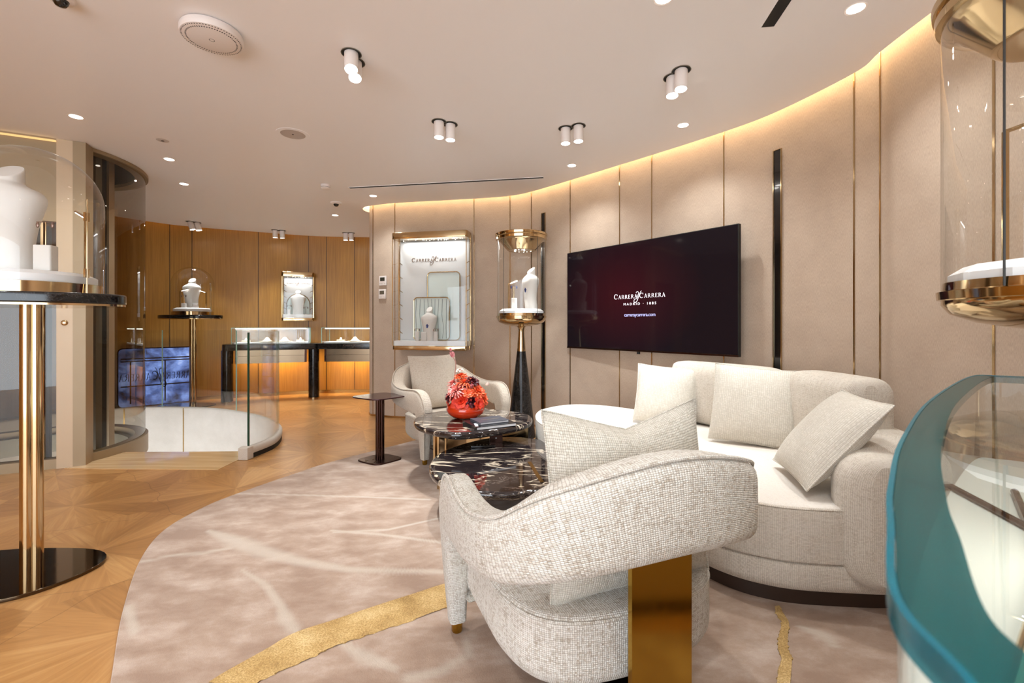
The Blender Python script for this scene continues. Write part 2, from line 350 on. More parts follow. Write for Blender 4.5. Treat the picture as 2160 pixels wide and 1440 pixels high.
# ---------------------------------------------------------------- mesh builder
class MB:
    def __init__(s): s.v = []; s.f = []; s.uv = []
    def face(s, idx, uvs=None): s.f.append(tuple(idx)); s.uv.append(uvs)
    def grid(s, rows, cu=False, cv=False, uvs=None, flip=False):
        """rows: list of equally long point lists; cv closes within a row, cu closes across rows"""
        n, m = len(rows), len(rows[0]); b = len(s.v)
        for r in rows: s.v += [tuple(p) for p in r]
        mid = rows[n//2]
        V = [0]
        for j in range(m): V.append(V[-1] + (Vector(mid[(j+1) % m]) - Vector(mid[j])).length)
        U = [0]; jm = m//2
        for i in range(n): U.append(U[-1] + (Vector(rows[(i+1) % n][jm]) - Vector(rows[i][jm])).length)
        for i in range(n if cu else n - 1):
            for j in range(m if cv else m - 1):
                i2, j2 = (i+1) % n, (j+1) % m
                q = [b + i*m + j, b + i2*m + j, b + i2*m + j2, b + i*m + j2]
                t = [(U[i], V[j]), (U[i+1], V[j]), (U[i+1], V[j+1]), (U[i], V[j+1])]
                if flip: q.reverse(); t.reverse()
                s.face(q, t)
        return b
    def cap(s, pts, flip=False):
        b = len(s.v); s.v += [tuple(p) for p in pts]; idx = list(range(b, b + len(pts)))
        if flip: idx.reverse()
        
        P = [Vector(s.v[i]) for i in idx]; nn = Vector((0, 0, 0))
        for i in range(len(P)): nn += P[i].cross(P[(i+1) % len(P)])
        if abs(nn.z) >= .6*nn.length: s.face(idx, [(p.x, p.y) for p in P])
        else:
            hd = Vector((-nn.y, nn.x, 0)).normalized(); s.face(idx, [(p.dot(hd), p.z) for p in P])
    def box(s, x0, x1, y0, y1, z0, z1):
        b = len(s.v)
        s.v += [(x, y, z) for z in (z0, z1) for x, y in ((x0, y0), (x1, y0), (x1, y1), (x0, y1))]
        for q in ((0, 3, 2, 1), (4, 5, 6, 7), (0, 1, 5, 4), (1, 2, 6, 5), (2, 3, 7, 6), (3, 0, 4, 7)):
            t = []
            for k in q:
                x, y, z = s.v[b+k]
                nrm = 2 if q in ((0, 3, 2, 1), (4, 5, 6, 7)) else (1 if q in ((0, 1, 5, 4), (2, 3, 7, 6)) else 0)
                t.append(((x, y), (y, z), (x, z))[0 if nrm == 2 else (2 if nrm == 1 else 1)])
            s.face([b+k for k in q], t)
    def lathe(s, prof, n=48, cx=0, cy=0, sx=1, sy=1):
        rows = [[(cx + r*sx*math.cos(2*PI*k/n), cy + r*sy*math.sin(2*PI*k/n), z) for k in range(n)] for r, z in prof]
        s.grid(rows, cv=True, flip=True)
    def tube(s, pts, r, n=10, closed=False):
        pts = [Vector(p) for p in pts]; rows = []; N = len(pts); up = None
        rr = r if isinstance(r, (list, tuple)) else [r]*N
        for i, p in enumerate(pts):
            if closed: t = pts[(i+1) % N] - pts[i-1]
            else: t = pts[min(i+1, N-1)] - pts[max(i-1, 0)]
            t.normalize()
            if up is None: up = Vector((0, 0, 1)) if abs(t.z) < .9 else Vector((1, 0, 0))
            a = t.cross(up).normalized(); up = a.cross(t).normalized()
            rows.append([p + rr[i]*(math.cos(2*PI*k/n)*a + math.sin(2*PI*k/n)*up) for k in range(n)])
        s.grid(rows, cu=closed, cv=True)
        if not closed: s.cap(rows[0]); s.cap(rows[-1], True)
    def prism(s, out, z0, z1, bev=0, steps=4, bev_bot=None):
        """vertical prism of a plan outline with rounded top and bottom rims"""
        bb = bev if bev_bot is None else bev_bot
        rings = []
        def off(d): return inset(out, d)
        if bb > 0:
            for k in range(steps+1):
                a = PI/2*k/steps; rings.append([(x, y, z0 + bb*(1-math.sin(a))) for x, y in off(bb*(1-math.cos(a)))])
            rings.reverse(); rings = [[(x, y, z0 + bb*(1-math.cos(PI/2*k/steps))) for x, y in off(bb*(1-math.sin(PI/2*k/steps)))] for k in range(steps+1)]
        else: rings.append([(x, y, z0) for x, y in out])
        if bev > 0:
            for k in range(steps+1):
                a = PI/2*k/steps; rings.append([(x, y, z1 - bev*(1-math.sin(a))) for x, y in off(bev*(1-math.cos(a)))])
        else: rings.append([(x, y, z1) for x, y in out])
        # UV: u along outline, v up
        b = len(s.v); m = len(out); U = [0]
        for j in range(m): U.append(U[-1] + math.dist(out[j], out[(j+1) % m]))
        for r in rings: s.v += r
        V = [0]
        for i in range(1, len(rings)): V.append(V[-1] + math.dist(rings[i][0], rings[i-1][0]))
        for i in range(len(rings)-1):
            for j in range(m):
                j2 = (j+1) % m
                s.face([b+i*m+j, b+i*m+j2, b+(i+1)*m+j2, b+(i+1)*m+j], [(U[j], V[i]), (U[j+1], V[i]), (U[j+1], V[i+1]), (U[j], V[i+1])])
        s.cap(rings[0], True); s.cap(rings[-1])
    def build(s, name, mat, parent=None, smooth=True, angle=40, loc=None):
        me = bpy.data.meshes.new(name); me.from_pydata(s.v, [], s.f)
        uvl = me.uv_layers.new(name='UVMap'); k = 0
        for fi, f in enumerate(s.f):
            t = s.uv[fi]
            for j in range(len(f)):
                if t: uvl.data[k].uv = t[j]
                k += 1
        me.materials.append(mat)
        if smooth:
            me.polygons.foreach_set('use_smooth', [True]*len(me.polygons))
            me.set_sharp_from_angle(angle=math.radians(angle))
        me.update()
        o = bpy.data.objects.new(name, me); col.objects.link(o)
        if parent: o.parent = parent
        if loc: o.location = loc
        return o
def area2(p): return sum(p[i][0]*p[(i+1) % len(p)][1] - p[(i+1) % len(p)][0]*p[i][1] for i in range(len(p)))
def inset(out, d):
    if d == 0: return [tuple(p[:2]) for p in out]
    n = len(out); sg = 1 if area2(out) > 0 else -1; r = []
    for i in range(n):
        a = Vector(out[i-1][:2]); b = Vector(out[i][:2]); c = Vector(out[(i+1) % n][:2])
        e1 = (b-a); e2 = (c-b)
        if e1.length < 1e-9: e1 = e2
        if e2.length < 1e-9: e2 = e1
        e1 = e1.normalized(); e2 = e2.normalized()
        n1 = Vector((-e1.y, e1.x)); n2 = Vector((-e2.y, e2.x)); nn = (n1+n2)
        nn = nn.normalized() if nn.length > 1e-6 else n1
        k = max(.35, nn.dot(n1)); q = b + nn*sg*d/k; r.append((q.x, q.y))
    return r
def spline(pts, per=8, closed=False):
    pts = [Vector(p) for p in pts]; n = len(pts); out = []
    for i in range(n if closed else n-1):
        if closed: p0, p1, p2, p3 = pts[i-1], pts[i], pts[(i+1) % n], pts[(i+2) % n]
        else: p0, p1, p2, p3 = pts[max(i-1, 0)], pts[i], pts[i+1], pts[min(i+2, n-1)]
        for k in range(per):
            t = k/per
            out.append(.5*((2*p1) + (p2-p0)*t + (2*p0-5*p1+4*p2-p3)*t*t + (3*p1-p0-3*p2+p3)*t**3))
    if not closed: out.append(pts[-1])
    return out
def offset(path, d):
    """shift an open plan path to its left by d"""
    r = []; n = len(path)
    for i, p in enumerate(path):
        t = Vector(path[min(i+1, n-1)][:2]) - Vector(path[max(i-1, 0)][:2]); t.normalize()
        r.append(Vector((p[0] - t.y*d, p[1] + t.x*d)))
    return r
def rrect(w_, h_, r, n=6, cx=0, cy=0):
    o = []
    for sx, sy, a0 in ((1, 1, 0), (-1, 1, 90), (-1, -1, 180), (1, -1, 270)):
        for k in range(n+1):
            a = math.radians(a0 + 90*k/n); o.append((cx + sx*(w_/2-r) + r*math.cos(a), cy + sy*(h_/2-r) + r*math.sin(a)))
    return o
def tag(o, label=None, cat=None, group=None, kind=None):
    if label: o['label'] = label
    if cat: o['category'] = cat
    if group: o['group'] = group
    if kind: o['kind'] = kind
    return o
def thing(name, label, cat, loc=(0, 0, 0), rz=0, group=None):
    o = bpy.data.objects.new(name, None); col.objects.link(o); o.location = loc; o.rotation_euler = (0, 0, rz)
    o.empty_display_size = .1
    return tag(o, label, cat, group)
def copy_tree(o, parent=None):
    c = o.copy(); col.objects.link(c); c.parent = parent
    for ch in list(o.children): copy_tree(ch, c)
    return c
def one(name, mb, mat, label, cat, group=None, loc=None, rz=0, **kw):
    o = mb.build(name, mat, **kw)
    if loc: o.location = loc
    o.rotation_euler = (0, 0, rz)
    return tag(o, label, cat, group)
def struct(name, mb, mat, **kw): return tag(mb.build(name, mat, **kw), kind='structure')

# ---------------------------------------------------------------- room shell
edge = [(1.96, -3.0), (1.96, -1.5), (1.96, 0), (1.96, 1.2)] + [clg(*p).to_2d()[:] for p in
       ((1960, 30), (1856, 110), (1800, 155), (1640, 235), (1527, 278), (1375, 327), (1307, 348), (1203, 380), (1121, 404), (1076, 413), (1000, 419), (835, 428), (790, 433))]
edge += [(-1.80, 5.60), (-1.875, 5.72), (-1.86, 5.86), (-1.72, 5.97), (-1.3, 6.05), (-.3, 6.1)]
edge = [Vector((p[0], p[1])) for p in edge]
R_EDGE = spline(edge, 6)
R_WALL = offset(R_EDGE, -.08)        # outward of the room
def wall_mesh(path, z0, z1, thick, side=-1):
    mb = MB(); o2 = offset(path, side*thick)
    mb.grid([[(p.x, p.y, z0), (p.x, p.y, z1)] for p in path])
    mb.grid([[(p.x, p.y, z0), (p.x, p.y, z1)] for p in o2], flip=True)
    mb.grid([[(a.x, a.y, z1), (b.x, b.y, z1)] for a, b in zip(path, o2)])
    mb.grid([[(a.x, a.y, z0), (b.x, b.y, z0)] for a, b in zip(path, o2)], flip=True)
    for i in (0, -1): mb.face([mb_add(mb, (path[i].x, path[i].y, z0)), mb_add(mb, (path[i].x, path[i].y, z1)), mb_add(mb, (o2[i].x, o2[i].y, z1)), mb_add(mb, (o2[i].x, o2[i].y, z0))])
    return mb
def mb_add(mb, p): mb.v.append(p); return len(mb.v)-1
struct('wall_right', wall_mesh(R_WALL, 0, 2.78, .06), M['wall'])
F_EDGE = spline([Vector(p) for p in ((-6.3, -3.0), (-6.3, 1), (-6.2, 4.0), (-5.75, 5.35), (-5.15, 6.34), (-4.74, 6.74), (-3.97, 7.12), (-3.32, 7.42), (-2.55, 7.54), (-1.5, 7.55), (-.3, 7.5))], 6)
F_EDGE = [Vector((p.x, p.y)) for p in F_EDGE]
F_WALL = offset(F_EDGE, .06)
struct('wall_far', wall_mesh(F_WALL, 0, 2.78, .06, side=1), M['veneer'])
mb = MB(); mb.box(-.3, -.24, 6.0, 7.7, 0, 2.78); struct('wall_side', mb, M['wall'])
def hit(path, px):
    """where the sight line of picture column px meets a plan path: point, unit tangent"""
    k = (px-1080)/F; best = None
    for a, b in zip(path, path[1:]):
        fa, fb = a.x - k*a.y, b.x - k*b.y
        if fa*fb <= 0 and a.y > 0 and abs(fa-fb) > 1e-9:
            t = fa/(fa-fb); p = a.lerp(b, t)
            if best is None or p.y < best[0].y: best = (p, (b-a).normalized())
    return best
# brass strips in the beige wall
for k, px in enumerate((787, 833, 1000, 1076, 1121, 1203, 1307, 1375, 1527, 1802, 1857, 2097)):
    p, t = hit(R_WALL, px); n = Vector((t.y, -t.x))*-1
    a = math.atan2(t.y, t.x); mb = MB(); mb.box(-.0045, .0045, -.002, .004, .02, 2.76)
    o = struct('trim_%d' % (k+1), mb, M['brass'], smooth=False); o.location = (p.x, p.y, 0); o.rotation_euler = (0, 0, a)
for k, px in enumerate((358, 405, 545, 651, 689, 748)):
    p, t = hit(F_WALL, px); a = math.atan2(t.y, t.x)
    mb = MB(); mb.box(-.004, .004, -.003, .002, .02, 2.76)
    o = struct('trim_%d' % (k+20), mb, M['wood_dark'], smooth=False); o.location = (p.x, p.y, 0); o.rotation_euler = (0, 0, a)
# skirtings
def ribbon(path, z0, z1, d0, d1):
    mb = MB(); a, b = offset(path, d0), offset(path, d1)
    mb.grid([[(p.x, p.y, z0), (p.x, p.y, z1), (q.x, q.y, z1), (q.x, q.y, z0)] for p, q in zip(a, b)], cv=True); return mb
struct('baseboard_right', ribbon(R_WALL, 0, .022, .001, .008), M['brass'])
struct('baseboard_far', ribbon(F_WALL, 0, .05, -.016, -.001), M['kick'])
# ceiling with the lift shaft hole
LC, LR = Vector((-4.30, 3.97)), .87
ring = lambda r, n=48: [Vector((LC.x + r*math.cos(2*PI*k/n), LC.y + r*math.sin(2*PI*k/n))) for k in range(n)]
LHOLE = [Vector((LC.x + (LR-.03)*math.cos(math.radians(a)), LC.y + (LR-.03)*math.sin(math.radians(a)))) for a in range(-14, 197, 5)]
def flat(outer, holes, z, down=False):
    mb = MB(); loops = [[Vector((p[0], p[1], 0)) for p in l] for l in [outer] + holes]
    tri = tessellate_polygon(loops); pts = [p for l in loops for p in l]
    mb.v = [(p.x, p.y, z) for p in pts]
    for t in tri:
        a, b, c = (pts[i] for i in t); up = (b-a).cross(c-a).z > 0
        idx = list(t) if up != down else list(reversed(t))
        mb.face(idx, [(mb.v[i][0], mb.v[i][1]) for i in idx])
    return mb
poly = [(p.x, p.y) for p in R_EDGE] + [(-.3, 6.1)] + [(p.x, p.y) for p in reversed(F_EDGE)]
cp = [poly[0]]
for p in poly[1:]:
    if math.dist(p, cp[-1]) > 1e-4: cp.append(p)
mb = flat(cp, [LHOLE], CEIL, down=True)
m2 = flat(cp, [LHOLE], CEIL+.04); b = len(mb.v); mb.v += m2.v
for f, u in zip(m2.f, m2.uv): mb.face([i+b for i in f], u)
mb.grid([[(p[0], p[1], CEIL), (p[0], p[1], CEIL+.04)] for p in cp], cu=True)
struct('ceiling', mb, M['ceiling'], smooth=False)
big = [(2.2, -3.1), (2.2, 8.2), (-6.6, 8.2), (-6.6, -3.1)]
mb = flat(big, [LHOLE], 2.78, down=True); struct('trim_40', mb, M['ceiling'], smooth=False)   # upper deck over the coves
mb = MB(); rg = LHOLE
mb.grid([[(p.x, p.y, CEIL), (p.x, p.y, 3.6)] for p in rg], cu=True); mb.cap([(p.x, p.y, 3.6) for p in rg], True)
struct('trim_41', mb, M['shaft'])
# cove risers and warm led lines
def cove(path, side, nm1, mat, strength=None):
    struct(nm1, ribbon(path, CEIL+.04, 2.78, side*.14, side*.15), M['ceiling'])
cove(R_EDGE, 1, 'trim_42', None); cove(F_EDGE, -1, 'trim_43', None)
mb = ribbon(R_EDGE, 2.735, 2.745, .0, .02); o = mb.build('cove_light_strip', M['cove'])
tag(o, 'warm light line hidden in the ceiling cove along the beige wall', 'cove light')
M['cove2'] = emis('dim warm cove led', (1, .6, .24, 1), 2.2)
mb = ribbon(F_EDGE[12:], 2.735, 2.745, -.02, .0); o = mb.build('cove_light_strip', M['cove2'])
tag(o, 'dim amber light line in the ceiling cove along the oak wall', 'cove light')
# floor with stairwell
CURB = [Vector(p) for p in ((-2.20, 3.84), (-2.17, 4.15), (-2.28, 4.50), (-2.50, 4.84), (-2.98, 5.28), (-3.60, 5.62), (-4.13, 5.73), (-4.65, 5.72), (-5.10, 5.50), (-5.42, 5.05), (-5.5, 4.5), (-5.45, 4.0))]
CURB = [Vector((p.x, p.y)) for p in spline(CURB, 8)]
CIN = offset(CURB, .05)
la = [Vector((LC.x + LR*math.cos(math.radians(a)), LC.y + LR*math.sin(math.radians(a)))) for a in (4, -4, -12, -20)]
hole = [(p.x, p.y) for p in offset(CURB, .022) if not (p.y < 4.05 and p.x > -3)] + [(-5.2, 3.3), (-4.5, 3.12), (-3.9, 3.38), (-3.52, 3.60)] + [(p.x, p.y) for p in reversed(la)] + [(-2.42, 4.04)]
mb = flat(big, [hole], 0); hp = hole
mb.grid([[(p[0], p[1], -.3), (p[0], p[1], 0)] for p in hp], cu=True)
struct('floor', mb, M['parquet'], smooth=False)
mb = MB(); mb.box(-5.9, -2.1, 3.0, 6.0, -1.85, -1.8); struct('floor_lower', mb, M['curb'], smooth=False)
for k in range(7):   # stair flight going down beside the lift
    mb = MB(); mb.box(-3.35, -2.45, 4.02+.24*k, 4.30+.24*k, -.24-.19*k, -.19-.19*k)
    struct('trim_%d' % (60+k), mb, M['landing'], smooth=False)
mb = MB(); L = [gnd(172, 984), gnd(460, 991), gnd(511, 966)]
o2 = [(-3.50, 3.56), (L[1].x, L[1].y), (L[2].x, L[2].y), (-2.42, 4.04), (-3.43, 4.00)]
mb.prism(o2, -.02, .004); struct('trim_50', mb, M['landing'], smooth=False)
# curb: inner skin runs down the well, rounded top, dark outer kick
mb = MB(); rows = []
for p, q in zip(CURB, CIN):
    d = (q-p).normalized(); a = p; r = []
    for off_, z in ((.0, .03), (-.008, .05), (-.008, .08), (.004, .096), (.016, .1), (.036, .1), (.048, .096), (.054, .08), (.05, .05), (.0499, .04), (.05, -1.8), (.04, -1.8), (.02, .0)):
        c = a + d*off_; r.append((c.x, c.y, z))
    rows.append(r)
mb.grid(rows, cv=True); mb.cap(rows[0]); mb.cap(rows[-1], True)
struct('trim_51', mb, M['curb'], angle=60)
struct('trim_52', ribbon(CURB, 0, .05, -.004, .02), M['black'])
for k, px in enumerate((387, 262)):
    p, t = hit([Vector((q.x, q.y)) for q in offset(CURB, .05)][14:], px); mb = MB(); mb.box(-.006, .006, -.004, .004, -1.7, .09)
    o = struct('trim_%d' % (53+k), mb, M['kick'], smooth=False); o.location = (p.x, p.y, 0); o.rotation_euler = (0, 0, math.atan2(t.y, t.x))
# walls behind the camera with shop front opening
mb = MB(); mb.box(-6.6, -4.6, -3.1, -3.0, 0, 2.78); mb.box(.8, 2.2, -3.1, -3.0, 0, 2.78); mb.box(-4.6, .8, -3.1, -3.0, 2.3, 2.78)
struct('wall_back', mb, M['wall'], smooth=False)

# ---------------------------------------------------------------- lettering
def arcband(cx, cy, r, a0, a1, w0, w1, n=14, sx=1):
    out = []; inn = []
    for k in range(n+1):
        t = k/n; a = math.radians(a0+(a1-a0)*t); ww = w0 + (w1-w0)*math.sin(PI*t)
        out.append((cx + sx*(r+ww/2)*math.cos(a), cy + (r+ww/2)*math.sin(a))); inn.append((cx + sx*(r-ww/2)*math.cos(a), cy + (r-ww/2)*math.sin(a)))
    return [[out[k], out[k+1], inn[k+1], inn[k]] for k in range(n)]
def glyph(ch):
    S = .13; s = .055
    def seg(x0, y0, x1, y1, w): return [[(x0-w/2, y0), (x0+w/2, y0), (x1+w/2, y1), (x1-w/2, y1)]]
    def ser(x, y, w=.24): return [[(x-w/2, y-.02), (x+w/2, y-.02), (x+w/2, y+.02), (x-w/2, y+.02)]]
    if ch == 'C': return arcband(.47, .5, .47, 42, 318, .035, .14, 18, .95) + [[(.78, .66), (.83, .66), (.83, .95), (.79, .95)]], .98
    if ch == 'A': return seg(.1, .02, .42, 1, s) + seg(.74, .02, .42, 1, S) + [[(.2, .32), (.62, .32), (.62, .37), (.2, .37)]] + ser(.1, .02) + ser(.75, .02), .92
    if ch == 'R': return seg(.16, 0, .16, 1, S) + arcband(.36, .75, .23, -90, 90, .04, .13, 10) + [[(.16, .96), (.36, .96), (.36, 1), (.16, 1)], [(.16, .5), (.36, .5), (.36, .54), (.16, .54)]] + seg(.78, .02, .38, .52, S) + ser(.16, .02) + ser(.82, .02, .2), .92
    if ch == 'E': return seg(.16, 0, .16, 1, S) + [[(.1, .95), (.6, .95), (.6, 1), (.1, 1)], [(.1, 0), (.64, 0), (.64, .05), (.1, .05)], [(.16, .48), (.5, .48), (.5, .53), (.16, .53)], [(.57, .8), (.6, .8), (.6, 1), (.57, 1)], [(.61, 0), (.64, 0), (.66, .2), (.62, .2)], [(.48, .42), (.5, .42), (.5, .6), (.48, .6)]], .78
    return [], .4
def logo_mesh(width, depth=.002, mirror=False):
    """CARRERA y CARRERA in small capitals, standing in the local XZ plane, facing -Y, centred on x=0"""
    polys = []; x = 0
    def word(x):
        for i, ch in enumerate('CARRERA'):
            g, adv = glyph(ch); k = 1.0 if i == 0 else .78
            for q in g: polys.append([(x + a*k, b*k) for a, b in q])
            x += adv*k + .1
        return x
    x = word(x); yx = x - .25; x = word(x + .42)
    def stroke(ctrl, w0, w1):
        pts = spline([Vector((a, b, 0)) for a, b in ctrl], 6); n = len(pts)
        for i in range(n-1):
            a, b = pts[i], pts[i+1]; t = (b-a).normalized(); nn = Vector((-t.y, t.x, 0))
            ws = [w0 + (w1-w0)*math.sin(PI*min(1, j/(n-1))) for j in (i, i+1)]
            polys.append([(a + nn*ws[0]/2)[:2], (b + nn*ws[1]/2)[:2], (b - nn*ws[1]/2)[:2], (a - nn*ws[0]/2)[:2]])
    stroke([(yx-.18, 1.0), (yx-.02, 1.24), (yx+.28, 1.26), (yx+.42, .95), (yx+.3, .6), (yx+.18, .3), (yx+.26, .1), (yx+.42, .18)], .05, .1)
    stroke([(yx+1.15, 1.38), (yx+.95, 1.3), (yx+.72, .9), (yx+.4, .2), (yx+.05, -.55), (yx-.4, -.85), (yx-.68, -.62), (yx-.55, -.25), (yx-.1, -.1), (yx+.02, -.14)], .05, .11)
    k = width/x; mb = MB()
    for q in polys:
        pts = [((a - x/2)*k*(-1 if mirror else 1), b*k) for a, b in q]
        if area2(pts) < 0: pts.reverse()
        b0 = len(mb.v); n = len(pts)
        mb.v += [(a, -depth, z) for a, z in pts] + [(a, 0, z) for a, z in pts]
        mb.face(range(b0, b0+n))
        for i in range(n): j = (i+1) % n; mb.face([b0+i, b0+n+i, b0+n+j, b0+j])
    return mb
def text_mb(txt, size, space=1.0, sx=1.0):
    cu = bpy.data.curves.new('txt', 'FONT'); cu.body = txt; cu.size = size; cu.align_x = 'CENTER'; cu.space_character = space; cu.extrude = .0005; cu.resolution_u = 3
    o = bpy.data.objects.new('txt', cu); col.objects.link(o)
    dg = bpy.context.evaluated_depsgraph_get(); me = o.evaluated_get(dg).to_mesh()
    mb = MB(); mb.v = [(v.co.x*sx, -v.co.z, v.co.y) for v in me.vertices]
    for p in me.polygons: mb.face(list(p.vertices))
    o.evaluated_get(dg).to_mesh_clear(); bpy.data.objects.remove(o); bpy.data.curves.remove(cu)
    return mb

# ---------------------------------------------------------------- ceiling lights and devices
def downlight(px, py, label, power=26):
    p = clg(px, py); t = thing('recessed_downlight', label, 'ceiling light', (p.x, p.y, CEIL), 0, 'round recessed ceiling downlights')
    mb = MB(); mb.lathe([(.036, -.001), (.044, -.003), (.046, 0)], 28); mb.build('trim_ring', M['plastic'], t)
    mb = MB(); mb.lathe([(0, -.0015), (.036, -.0015)], 28); mb.build('diffuser', M['disc'], t)
    lamp('downlight_beam', 'SPOT', (0, 0, -.01), power, (.93, .98, 1.0), target=(0, 0, -1), size=.04, spot=125, blend=.9, parent=t).location = (0, 0, -.01)
for px, py, l in ((160, 246, 'recessed downlight nearest the near left glass dome'), (357, 336, 'recessed downlight right of the glass lift, nearer one'),
                  (388, 388, 'recessed downlight right of the lift, smaller and farther one'), (707, 454, 'small far downlight just below the dome camera'),
                  (787, 413, 'downlight above the rounded left end of the beige wall'), (1206, 349, 'downlight above the left edge of the television'),
                  (1441, 264, 'downlight above the right half of the television'), (1805, 18, 'large near downlight left of the near glass cylinder'),
                  (1400, -4, 'downlight cut by the top edge of the photo')):
    downlight(px, py, l)
for x, y in ((-1.0, .3), (.6, .3), (-2.6, .9), (-.2, -1.3), (-2.6, -1.3), (-4.6, 1.0), (1.2, -1.6)):   # unseen downlights added out of view to fill the room with light
    t = thing('recessed_downlight', 'recessed downlight added behind or beside the view as fill light', 'ceiling light', (x, y, CEIL), 0, 'downlights outside the frame')
    mb = MB(); mb.lathe([(.036, -.001), (.044, -.003), (.046, 0)], 28); mb.build('trim_ring', M['plastic'], t)
    mb = MB(); mb.lathe([(0, -.0015), (.036, -.0015)], 28); mb.build('diffuser', M['disc'], t)
    lamp('downlight_beam', 'SPOT', (0, 0, -.01), 34, (.93, .98, 1.0), target=(0, 0, -1), size=.04, spot=130, blend=.9, parent=t).location = (0, 0, -.01)

def spotlight(px, py, lean, label, target, power, spot=50, cool=False):
    """px,py: centre of the recess in the picture"""
    p = clg(px, py); t = thing('ceiling_spotlight', label, 'spotlight', (p.x, p.y, CEIL), 0, 'white cylinder spotlights in pairs')
    mb = MB(); mb.lathe([(.0, -.0012), (.052, -.0012)], 32); mb.build('recess_opening', M['black'], t)
    mb = MB(); mb.lathe([(.052, 0), (.054, -.004), (.05, -.004), (.05, -.001)], 32); mb.build('trim_ring', M['gray'], t)
    d = Vector((lean[0], lean[1], -1)).normalized(); q = d.to_track_quat('-Z', 'Y')
    mb = MB(); mb.lathe([(0, .0), (.031, .0), (.036, -.004), (.036, -.108), (.033, -.115), (.031, -.108)], 28)
    b_ = mb.build('housing', M['plastic'], t); b_.rotation_euler = q.to_euler(); b_.location = (0, 0, -.002)
    mb = MB(); mb.lathe([(0, -.111), (.0315, -.111)], 24); l = mb.build('lens', M['lens'], t); l.rotation_euler = q.to_euler(); l.location = (0, 0, -.002)
    tip = Vector((0, 0, 0)) + d*.135
    lo = lamp('spotlight_beam', 'SPOT', (0, 0, 0), power*.42, (.88, .95, 1) if cool else (.93, .98, 1.0), size=.03, spot=spot, blend=.7, parent=t)
    lo.location = tip; lo.rotation_euler = (Vector(target) - (Vector((p.x, p.y, CEIL)) + tip)).to_track_quat('-Z', 'Y').to_euler()
spotlight(741, 112, (.12, -.35), 'spotlight nearer and higher of the tilted pair near the round ceiling disc', (-.9, 2.2, 0), 110, 55)
spotlight(749, 131, (.12, -.35), 'spotlight behind its twin in the tilted pair near the round ceiling disc', (.0, 2.7, .3), 140, 42, True)
spotlight(1437, 148, (-.06, -.1), 'right one of the spotlight pair in front of the television', (.9, 2.9, .3), 100, 60)
spotlight(1419, 163, (-.06, -.1), 'left one of the spotlight pair in front of the television', (.5, 3.5, .4), 130, 45, True)
spotlight(926, 256, (0, -.02), 'left one of the spotlight pair nearest the ceiling centre, above the wall showcase', (-.9, 3.2, 0), 120, 60)
spotlight(950, 262, (0, -.02), 'right one of the spotlight pair nearest the ceiling centre, above the wall showcase', (-.4, 3.4, .4), 120, 50, True)
spotlight(1193, 270, (0, -.02), 'left one of the spotlight pair above the hourglass pedestal', (.1, 4.2, .6), 120, 50, True)
spotlight(1220, 265, (0, -.02), 'right one of the spotlight pair above the hourglass pedestal', (.7, 3.8, .4), 90, 60)
spotlight(401, 467, (.25, .1), 'left one of the spotlight pair above the far glass dome', at(409, 640, 6.4), 60, 30, True)
spotlight(415, 469, (.25, .1), 'right one of the spotlight pair above the far glass dome', at(440, 800, 6.6), 60, 60)
spotlight(580, 485, (0, .1), 'left one of the spotlight pair above the far glass counter', at(560, 740, 6.9), 60, 60, True)
spotlight(595, 486, (0, .1), 'right one of the spotlight pair above the far glass counter', at(620, 850, 6.6), 60, 70)
spotlight(729, 491, (0, .05), 'left one of the far spotlight pair beside the rounded wall end', at(700, 850, 6.6), 60, 70, True)
spotlight(741, 491, (0, .05), 'right one of the far spotlight pair beside the rounded wall end', at(740, 740, 7.0), 60, 60)

p = clg(447, 78, CEIL-.03); t = thing('access_point', 'large round white slotted disc mounted on the ceiling', 'wireless access point', (p.x, p.y, CEIL))
mb = MB(); mb.lathe([(0, 0), (.118, 0), (.132, -.006), (.136, -.016), (.136, -.034), (.132, -.042), (.12, -.046), (0, -.046)], 64); mb.build('housing', M['plastic'], t)
mb = MB()
for k in range(64):
    a = 2*PI*k/64; c, s_ = math.cos(a), math.sin(a); r0, r1, h = .104, .128, .0027
    for z0, ra, rb, zz in ((0, r0, r1, -.0465),):
        b = len(mb.v); mb.v += [(c*ra - s_*h, s_*ra + c*h, zz), (c*ra + s_*h, s_*ra - c*h, zz), (c*rb + s_*h, s_*rb - c*h, zz+.0018), (c*rb - s_*h, s_*rb + c*h, zz+.0018)]; mb.face((b, b+1, b+2, b+3)[::-1])
mb.build('vent_slots', M['black'], t, smooth=False)
mb = MB(); mb.lathe([(.010, -.0465), (.0125, -.0465)], 24); mb.build('status_ring', M['screw'], t)
p = clg(618, 283); t = thing('ceiling_speaker', 'flush round grey ceiling speaker with a thin pale rim', 'speaker', (p.x, p.y, CEIL))
mb = MB(); mb.lathe([(.088, 0), (.118, 0), (.118, -.002), (.088, -.003)], 48); mb.build('rim', M['ceiling'], t)
mb = MB(); mb.lathe([(0, -.002), (.088, -.002)], 48); mb.build('grille', M['grille'], t)
mb = MB(); mb.lathe([(0, -.007), (.006, -.005), (.008, -.002)], 16); mb.build('centre_screw', M['screw'], t)
def smoke(px, py, nm, label, cat, r, prof, matn='plastic', dot=None):
    p = clg(px, py); t = thing(nm, label, cat, (p.x, p.y, CEIL))
    mb = MB(); mb.lathe(prof, 36); mb.build('body', M[matn], t); return t
t = smoke(343, 296, 'sprinkler_cap', 'tiny flush round sprinkler cap left of the ceiling speaker', 'sprinkler', .04, [(0, -.004), (.03, -.004), (.042, 0)], 'grille')
mb = MB(); mb.lathe([(0, -.008), (.01, -.006), (.012, -.004)], 16); mb.build('nozzle', M['screw'], t)
